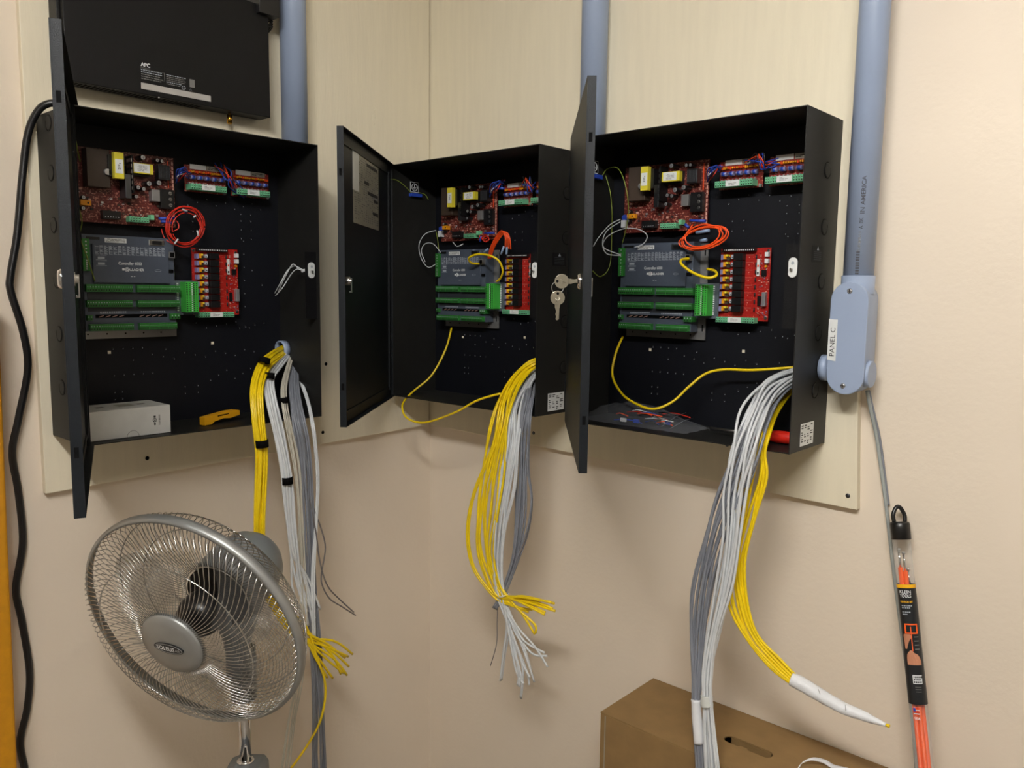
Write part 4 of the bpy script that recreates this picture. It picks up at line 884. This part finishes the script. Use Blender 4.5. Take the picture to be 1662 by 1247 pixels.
# black power cord on the far left
tag(cable([(100, 170, .06), (80, 168, .055), (62, 180, .045), (46, 215, .035), (37, 280, .03), (28, 380, .03), (17, 448, .03), (18, 475, .03), (38, 540, .03), (45, 600, .025), (30, 680, .02), (20, 735, .018), (30, 800, .012), (37, 880, .010), (26, 955, .010), (36, 1010, .010), (48, 1090, .010), (44, 1150, .010), (33, 1205, .010), (42, 1260, .010), (45, 1330, .010)], .0068, 'black_plastic', 'L', 8).build('extension_cord'), 'thick black cord hanging down the far left wall', 'cord')
# grey flat cable under the pull box
tag(cable([(1407, 634, .028), (1414, 670, .02), (1423, 712, .012), (1432, 775, .009), (1438, 820, .009), (1449, 915, .009), (1461, 1010, .009), (1472, 1090, .009), (1480, 1160, .009), (1488, 1260, .009)], .0034, 'sheath_grey').build('sheathed_cable'), 'grey sheathed cable running down the wall from under the pull box', 'cable')
tag(cable([(1410, 634, .026), (1418, 670, .014), (1428, 715, .006), (1436, 775, .0045), (1442, 820, .0045)], .0026, 'grey_wire').build('sheathed_cable'), 'thinner dark grey cable beside the sheathed cable, just under the pull box', 'cable')

# ------------------------------------------------------------------ rod set tube leaning in the right
top = Vector((1.3065, -.030, 1.183)); p2 = PR(1501, 1247, .10); dv = (p2-top).normalized(); k_ = (top.z-.003)/-dv.z; bot = top+dv*k_
tb = empty('rod_tube', bot); tag(tb, 'clear tube of orange rods with black cap leaning on the right wall', 'tube')
IT = Matrix.Translation(-bot)
R_ = .0155
mb = MB(); n_ = 28; a = dv.orthogonal().normalized(); b = dv.cross(a)
def circ(c, q, n_=28): return [c+(a*math.cos(2*math.pi*j/n_)+b*math.sin(2*math.pi*j/n_))*q for j in range(n_)]
mb.rings([circ(top+dv*.02, R_), circ(bot-dv*.02, R_)], 'clear_tube', cap0=False, cap1=False); mb.build('tube_wall', tb, T=IT)
mb = MB(); mb.lathe(top+dv*.032, -dv, [(R_+.0015, 0), (R_+.0015, .028), (R_, .031), (R_-.004, .032)], 'black_plastic', 28)
sd = (rt-dv*rt.dot(dv)).normalized(); t0 = top
lp = spline([t0+sd*-.010, t0-dv*.012+sd*-.0105, t0-dv*.024+sd*-.005, t0-dv*.027, t0-dv*.024+sd*.005, t0-dv*.012+sd*.0105, t0+sd*.010], 5)
mb.tube(lp, .0038, 'black_plastic', 8); mb.build('cap', tb, T=IT)
MB().lathe(bot, -dv, [(R_+.0015, 0), (R_+.0015, .03)], 'black_plastic', 28).build('end_cap', tb, T=IT)
vd = (CAM-top); vd = (vd-dv*vd.dot(dv)).normalized(); sd = vd.cross(-dv).normalized(); sd = sd if sd.dot(rt) > 0 else -sd
def onT(s, t, lift=.0004): an = s/(R_+.0004); return top+dv*t+(vd*math.cos(an)+sd*math.sin(an))*(R_+.0004+lift)
def tpix(px, py): 
    best = min(range(2000), key=lambda i: abs(((top+dv*(i*.0006)-CAM).dot(-up)/((top+dv*(i*.0006)-CAM).dot(fw))*F+623.5)-py)); return best*.0006
tA, tB = tpix(0, 948), tpix(0, 1141); LT = tB-tA
mb = MB(); mb.rings([circ(top+dv*tA, R_+.0004), circ(top+dv*tB, R_+.0004)], 'label_black', cap0=False, cap1=False)
mb.rings([circ(top+dv*(tA-.0002), R_+.0007), circ(top+dv*(tA+.006), R_+.0007)], 'label_yellow', cap0=False, cap1=False)
def ttext(st, s, t, h, wd, mt, bold=.02):
    vs_, fs, W_, H_ = glyphs(st, bold); mb.add([onT(s+x*wd/W_, t-y*h/H_) for x, y in vs_], fs, mt)
def tquad(s0, s1, t0_, t1_, mt, lift=.0003):
    n = 6; vs_ = [onT(s0+(s1-s0)*i/n, t0_, lift) for i in range(n+1)]+[onT(s0+(s1-s0)*i/n, t1_, lift) for i in range(n+1)]
    mb.add(vs_, [(i, i+1, n+2+i, n+1+i) for i in range(n)], mt)
ttext('KLEIN', -.003, tA+.0125, .0058, .019, 'white_print', .015); ttext('TOOLS', -.003, tA+.0195, .0058, .019, 'white_print', .015)
ttext('FISH ROD SET', -.002, tA+.030, .0032, .021, 'label_yellow', .03)
r = random.Random(2)
for k, t in enumerate((.036, .0395, .047, .051)):
    s = -.011
    while s < .006-.003*k: q = r.uniform(.001, .003); tquad(s, s+q, tA+t, tA+t+.0018, 'module_print'); s += q+.0008
for s0, s1, t0_, t1_ in ((-.010, .012, .068, .0705), (-.010, .012, .083, .0855), (-.010, -.0072, .068, .0855), (.0092, .012, .068, .0855)): tquad(s0, s1, tA+t0_, tA+t1_, 'rod_orange', .0004)
tquad(-.0005, .001, tA+.073, tA+.115, 'rod_orange', .0006)
def tblob(rows, mt):
    for (ta, a0, a1), (tb2, b0, b1) in zip(rows, rows[1:]):
        n = 5; vs_ = [onT(a0+(a1-a0)*i/n, tA+ta, .0005) for i in range(n+1)]+[onT(b0+(b1-b0)*i/n, tA+tb2, .0005) for i in range(n+1)]
        mb.add(vs_, [(i, i+1, n+2+i, n+1+i) for i in range(n)], mt)
tblob([(.086, -.0125, -.002), (.089, -.0135, .0005), (.092, -.0135, .000), (.096, -.013, -.003), (.1, -.0125, -.005), (.106, -.0125, -.007), (.112, -.0122, -.009)], 'skin_print'); tblob([(.114, -.004, -.001), (.118, -.0075, .002), (.121, -.0095, .0075), (.126, -.0105, .0105), (.132, -.0108, .0125), (.139, -.0105, .0125)], 'skin_print')
for k in range(4): tquad(.004, .012, tA+.09+k*.007, tA+.0915+k*.007, 'grey_ink')
tquad(-.0045, .011, tA+.156, tA+.171, 'white_print')
for k in range(3):
    s = -.003
    while s < .009: q = r.uniform(.001, .0025); tquad(s, s+q, tA+.158+k*.0042, tA+.161+k*.0042, 'ink', .0006); s += q+.0006
for k in range(3): tquad(-.002, .008, tA+.176+k*.004, tA+.177+k*.004, 'grey_ink')
for k in range(4): tquad(-.009, .001, tA+.212+k*.003, tA+.2135+k*.003, ('tool_red', 'white_print')[k % 2], .0005)
tquad(-.009, -.005, tA+.212, tA+.218, 'blue_wire', .0007); ttext('USA', -.0035, tA+.2295, .0045, .009, 'white_print', .02)
o = mb.build('wrap_label', tb, T=IT); o['label'] = 'black and yellow printed label around the tube'
for k, (s, q, st_) in enumerate(((-.0062, .003, .082), (.0012, .0045, .088), (.0062, -.005, .118))):
    mb = MB(); c0 = top+dv*st_+sd*s+vd*q; c1 = bot-dv*.035+sd*s+vd*q
    mb.cyl(c0, c1, .0042, 'rod_orange', 14); mb.cyl(c0-dv*.03, c0, .0022, 'chrome', 10); mb.cyl(c0-dv*.034, c0-dv*.03, .0032, 'steel', 10)
    tag(mb.build('fish_rod'), ('orange rod at the left inside the clear tube', 'orange rod in the middle inside the clear tube', 'orange rod at the right inside the clear tube, reaching least high')[k], 'rod')

# ------------------------------------------------------------------ cardboard box
bx0, bx1, by0, by1, bz = .783, 1.32, -.2155, -.004, .688
bb = empty('cardboard_box', (bx0, by0, 0)); tag(bb, 'brown cardboard box with a hand slot in its top, against the right wall', 'box')
TB_ = Matrix.Translation((-bx0, -by0, 0)); hs = [(1.033, -.128), (1.123, -.112)]; t = .004
mb = MB(); mb.box((bx0, by0, 0), (bx1, by0+t, bz), 'cardboard'); mb.box((bx0, by1-t, 0), (bx1, by1, bz), 'cardboard'); mb.box((bx0, by0+t, 0), (bx0+t, by1-t, bz), 'cardboard'); mb.box((bx1-t, by0+t, 0), (bx1, by1-t, bz), 'cardboard'); mb.box((bx0+t, by0+t, 0), (bx1-t, by1-t, t), 'cardboard')
mb.build('box_walls', bb, .0015, T=TB_)
# top panel with a real slot
slot = []; sx0, sx1, sy = 1.036, 1.118, -.1215; hw = .0135
c0 = PZ(1186, 1203, bz); c1 = PZ(1243, 1226, bz); sx0, sx1 = c0.x, c1.x; sy = (c0.y+c1.y)/2
for i in range(9): an = math.pi/2+math.pi*i/8; slot.append((sx0+hw*math.cos(an), sy+hw*math.sin(an)))
slot += [(sx0+.022, sy-hw), (sx0+.026, sy-hw+.005), (sx0+.040, sy-hw+.005), (sx0+.044, sy-hw)]
for i in range(9): an = -math.pi/2+math.pi*i/8; slot.append((sx1+hw*math.cos(an), sy+hw*math.sin(an)))
import mathutils.geometry as mg
outer = [(bx0, by0), (bx1, by0), (bx1, by1), (bx0, by1)]
tess = mg.tessellate_polygon([[Vector((x, y, 0)) for x, y in outer], [Vector((x, y, 0)) for x, y in slot]])
allp = outer+slot; mb = MB()
mb.add([(x, y, bz+.003) for x, y in allp], [tuple(t_) for t_ in tess], 'cardboard'); mb.add([(x, y, bz+.0002) for x, y in allp], [tuple(reversed(t_)) for t_ in tess], 'cardboard')
ns = len(slot)
mb.add([(x, y, bz+.003) for x, y in slot]+[(x, y, bz+.0002) for x, y in slot], [(i, (i+1) % ns, ns+(i+1) % ns, ns+i) for i in range(ns)], 'cardboard')
mb.add([(x, y, bz+.003) for x, y in outer]+[(x, y, bz+.0002) for x, y in outer], [(i, (i+1) % 4, 4+(i+1) % 4, 4+i) for i in range(4)], 'cardboard')
bm_ = mb.build('top_panel', bb, T=TB_)
MB().box((sx0-hw*.4, sy+hw, bz-.045), (sx1+hw*.4, sy+hw+.003, bz-.001), 'cardboard').build('hand_hole_flap', bb, T=TB_)
MB().box((bx0+.012, by0-.0006, .3), (bx0+.014, by0, bz-.002), 'notice_paper').build('corner_fold', bb, T=TB_)
mb = MB(); q = spline([PZ(x, y, bz+z) for x, y, z in ((1296, 1247, .004), (1302, 1238, .012), (1318, 1232, .02), (1338, 1236, .014), (1352, 1244, .008), (1375, 1249, .004))], 6)
for i in range(len(q)-1): pass
wv = Vector((.25, .5, .4)).normalized()*.004; n_ = len(q)
mb.add([p_+wv for p_ in q]+[p_-wv for p_ in q]+[p_+wv-Vector((0, 0, .0012)) for p_ in q]+[p_-wv-Vector((0, 0, .0012)) for p_ in q],
       [(i, i+1, n_+i+1, n_+i) for i in range(n_-1)]+[(2*n_+i, 3*n_+i, 3*n_+i+1, 2*n_+i+1) for i in range(n_-1)]+[(i, 2*n_+i, 2*n_+i+1, i+1) for i in range(n_-1)]+[(n_+i, n_+i+1, 3*n_+i+1, 3*n_+i) for i in range(n_-1)], 'tape_paper', True)
tag(mb.build('tape_strip'), 'crumpled white strip lying on the cardboard box', 'strip')

# ------------------------------------------------------------------ pedestal fan
fc = Vector((.427, -.945, 1.013)); fn = Vector((.398, -.867, -.297)).normalized()
fan = empty('pedestal_fan', (.36, -.815, 0)); tag(fan, 'silver pedestal fan with wire grille standing in front of the left wall', 'fan')
TF = Matrix.Translation((-.36, .815, 0))
fa = fn.cross(Vector((0, 0, 1))).normalized(); fb = fa.cross(fn).normalized()
if fa.dot(rt) < 0: fa = -fa
fb = fb if fb.z > 0 else -fb
def fp(r, th, z): return fc+fn*z+(fa*math.cos(th)+fb*math.sin(th))*r
def interp(prof, u):
    k = u*(len(prof)-1); i = min(int(k), len(prof)-2); f = k-i; a, b = prof[i], prof[i+1]
    return (a[0]+(b[0]-a[0])*f, a[1]+(b[1]-a[1])*f)
front = [(.057, .055), (.09, .0565), (.12, .055), (.15, .050), (.175, .043), (.193, .033), (.205, .020), (.2115, .004)]
rear = [(.2115, -.004), (.207, -.025), (.197, -.043), (.18, -.055), (.15, -.064), (.12, -.068), (.09, -.07), (.066, -.07)]
NW = 104
for nm, prof, tw in (('front_grille', front, .42), ('rear_grille', rear, -.55)):
    mb = MB()
    for k in range(NW):
        th = 2*math.pi*k/NW; pts = []
        for i in range(15):
            u = i/14; r_, z = interp(prof, u); t_ = th+tw*(max(0, r_-.066)/.145)**2.2
            pts.append(fp(r_, t_, z))
        mb.tube(pts, .0008, 'grille_wire', 4)
    for rr_ in ((.15, .0485), (.057, .055)) if nm == 'front_grille' else ((.15, -.063), (.19, -.049), (.066, -.0695)):
        ring_mesh(mb, fc+fn*rr_[1], fn, rr_[0], .0012, 'grille_wire', 64, 6)
    mb.build(nm, fan, T=TF)
mb = MB(); sec = [(.2125, -.0085), (.2158, -.0075), (.2168, 0), (.2158, .0065), (.2128, .0095), (.2085, .0100), (.2085, .0088), (.2118, .006)]
mb.rings([[fp(r_, 2*math.pi*j/72, z) for j in range(72)] for r_, z in sec], 'nickel_satin', closed=True); o = mb.build('rim_band', fan, T=TF); o['label'] = 'satin silver rim band'
mb = MB(); mb.lathe(fc+fn*.050, fn, [(.059, 0), (.0595, .006), (.057, .010), (.045, .0135), (.025, .0155), (.0001, .016)], 'nickel_satin', 48)
lx_ = rt-fn*rt.dot(fn); lx_.normalize(); ly_ = fn.cross(lx_); 
lc = PL(274, 1053, .3); d_ = ray(274, 1053); t_ = ((fc+fn*.0665)-CAM).dot(fn)/d_.dot(fn); lc = CAM+d_*t_
ptsl = [lc+lx_*.029*math.cos(2*math.pi*i/28)+ly_*.0105*math.sin(2*math.pi*i/28)-fn*.002 for i in range(28)]
mb.prism(ptsl, fn*.003, 'label_black')
mb.tube([lc+lx_*.0265*math.cos(2*math.pi*i/28)+ly_*.0085*math.sin(2*math.pi*i/28)+fn*.0011 for i in range(28)], .0004, 'cap_top', 4, closed=True)
mb.text('SOLEUS', lc+lx_*-.0055+fn*.0012, lx_, ly_, .0082, 'white_print', width=.035, bold=.02); mb.text('AIR', lc+lx_*.0182+fn*.0012, lx_, ly_, .005, 'cap_top', width=.010)
o = mb.build('centre_badge', fan, T=TF); o['label'] = 'round silver centre cap with black oval badge'
mb = MB(); mb.lathe(fc-fn*.045, fn, [(.036, 0), (.04, .01), (.04, .03), (.034, .046), (.02, .052), (.0001, .053)], 'black_plastic', 32)
mb.build('blade_hub', fan, T=TF)
for b_ in range(3):
    mb = MB(); th0 = b_*2*math.pi/3+.35; n1, n2 = 12, 14; vs_ = []
    for side_ in (1, -1):
        for i in range(n1):
            u = i/(n1-1); r_ = .036+.142*u
            for j in range(n2):
                v = j/(n2-1); wd = .75+.75*math.sin(math.pi*min(1, u*.75+.12))
                if u > .8: wd *= 1-.35*((u-.8)/.2)**2
                th = th0+(v-.5)*wd+.25*u; z = -.022+(v-.5)*(-.052)*(1-.45*u)
                vs_.append(fp(r_*(1-.06*((v-.5)*2)**2*u), th, z+side_*.0009))
    N = n1*n2; fs = []
    for s_ in (0, 1):
        for i in range(n1-1):
            for j in range(n2-1):
                q = (s_*N+i*n2+j, s_*N+(i+1)*n2+j, s_*N+(i+1)*n2+j+1, s_*N+i*n2+j+1); fs.append(q if s_ == 0 else q[::-1])
    mb.add(vs_, fs, 'fan_smoke', True); mb.build('blade', fan, T=TF)
mb = MB(); mb.lathe(fc-fn*.071, -fn, [(.062, -.002), (.062, .006), (.045, .008)], 'black_satin', 32); mb.build('mounting_disc', fan, T=TF)
mb = MB(); mc = fc-fn*.078; ax_ = -fn
mb.lathe(mc, ax_, [(.045, 0), (.062, .004), (.068, .02), (.070, .05), (.069, .085), (.063, .112), (.050, .130), (.028, .141), (.0001, .144)], 'grey_plastic', 40); mb.build('motor_housing', fan, T=TF)
mb = MB(); mb.lathe(mc+ax_*.05+Vector((0, 0, -.02)), (0, 0, -1), [(.052, 0), (.05, .035), (.036, .07), (.026, .10), (.0225, .13), (.0225, .17)], 'grey_plastic', 30)
pv = mc+ax_*.05; nk = Vector((.36, -.815, 0))
mb.build('tilt_neck', fan, T=TF)
mb = MB(); mb.cyl((.36, -.815, .80), (.36, -.815, .902), .0245, 'grey_plastic', 24); mb.build('pole_collar', fan, T=TF)
mb = MB(); mb.cyl((.36, -.815, .66), (.36, -.815, .88), .0115, 'chrome', 28); mb.lathe((.36, -.815, .667), (0, 0, 1), [(.0165, 0), (.0165, .004), (.0125, .007)], 'chrome', 24); mb.build('pole', fan, T=TF)
mb = MB(); mb.prism([Vector((.36, -.815, 0))+rt.cross(Vector((0, 0, 1))).normalized()*0+Vector((x*r0.x, x*r0.y, z)) - Vector((-r0.y, r0.x, 0))*.028 for x, z in ((-.040, .60), (.040, .60), (.038, .656), (.030, .668), (-.016, .668), (-.034, .660), (-.04, .648))], Vector((-r0.y, r0.x, 0))*.056, 'grey_plastic'); mb.build('control_box', fan, .004, 3, T=TF)
mb = MB(); mb.cyl((.36, -.815, .03), (.36, -.815, .605), .017, 'grey_plastic', 24); mb.build('lower_pole', fan, T=TF)
mb = MB(); mb.lathe((.36, -.815, 0), (0, 0, 1), [(.18, 0), (.18, .01), (.165, .02), (.06, .032), (.022, .05), (.018, .07)], 'grey_plastic', 48); mb.build('base', fan, T=TF)

# ------------------------------------------------------------------ yellow rail at the far left
a = PL(1, 560, .10); b = PL(29, 1247, .10); dv = (b-a).normalized(); k_ = (b.z-.001)/-dv.z; foot = b+dv*k_; tp = a-dv*.10
mb = MB(); mb.prism([tp, foot, foot+Vector((0, -.06, 0)), tp+Vector((0, -.06, 0))], (-.03, 0, 0), 'mustard')
tag(mb.build('yellow_rail', bevel=.006, seg=3), 'mustard yellow rail leaning at the far left edge beside the black cord', 'rail')
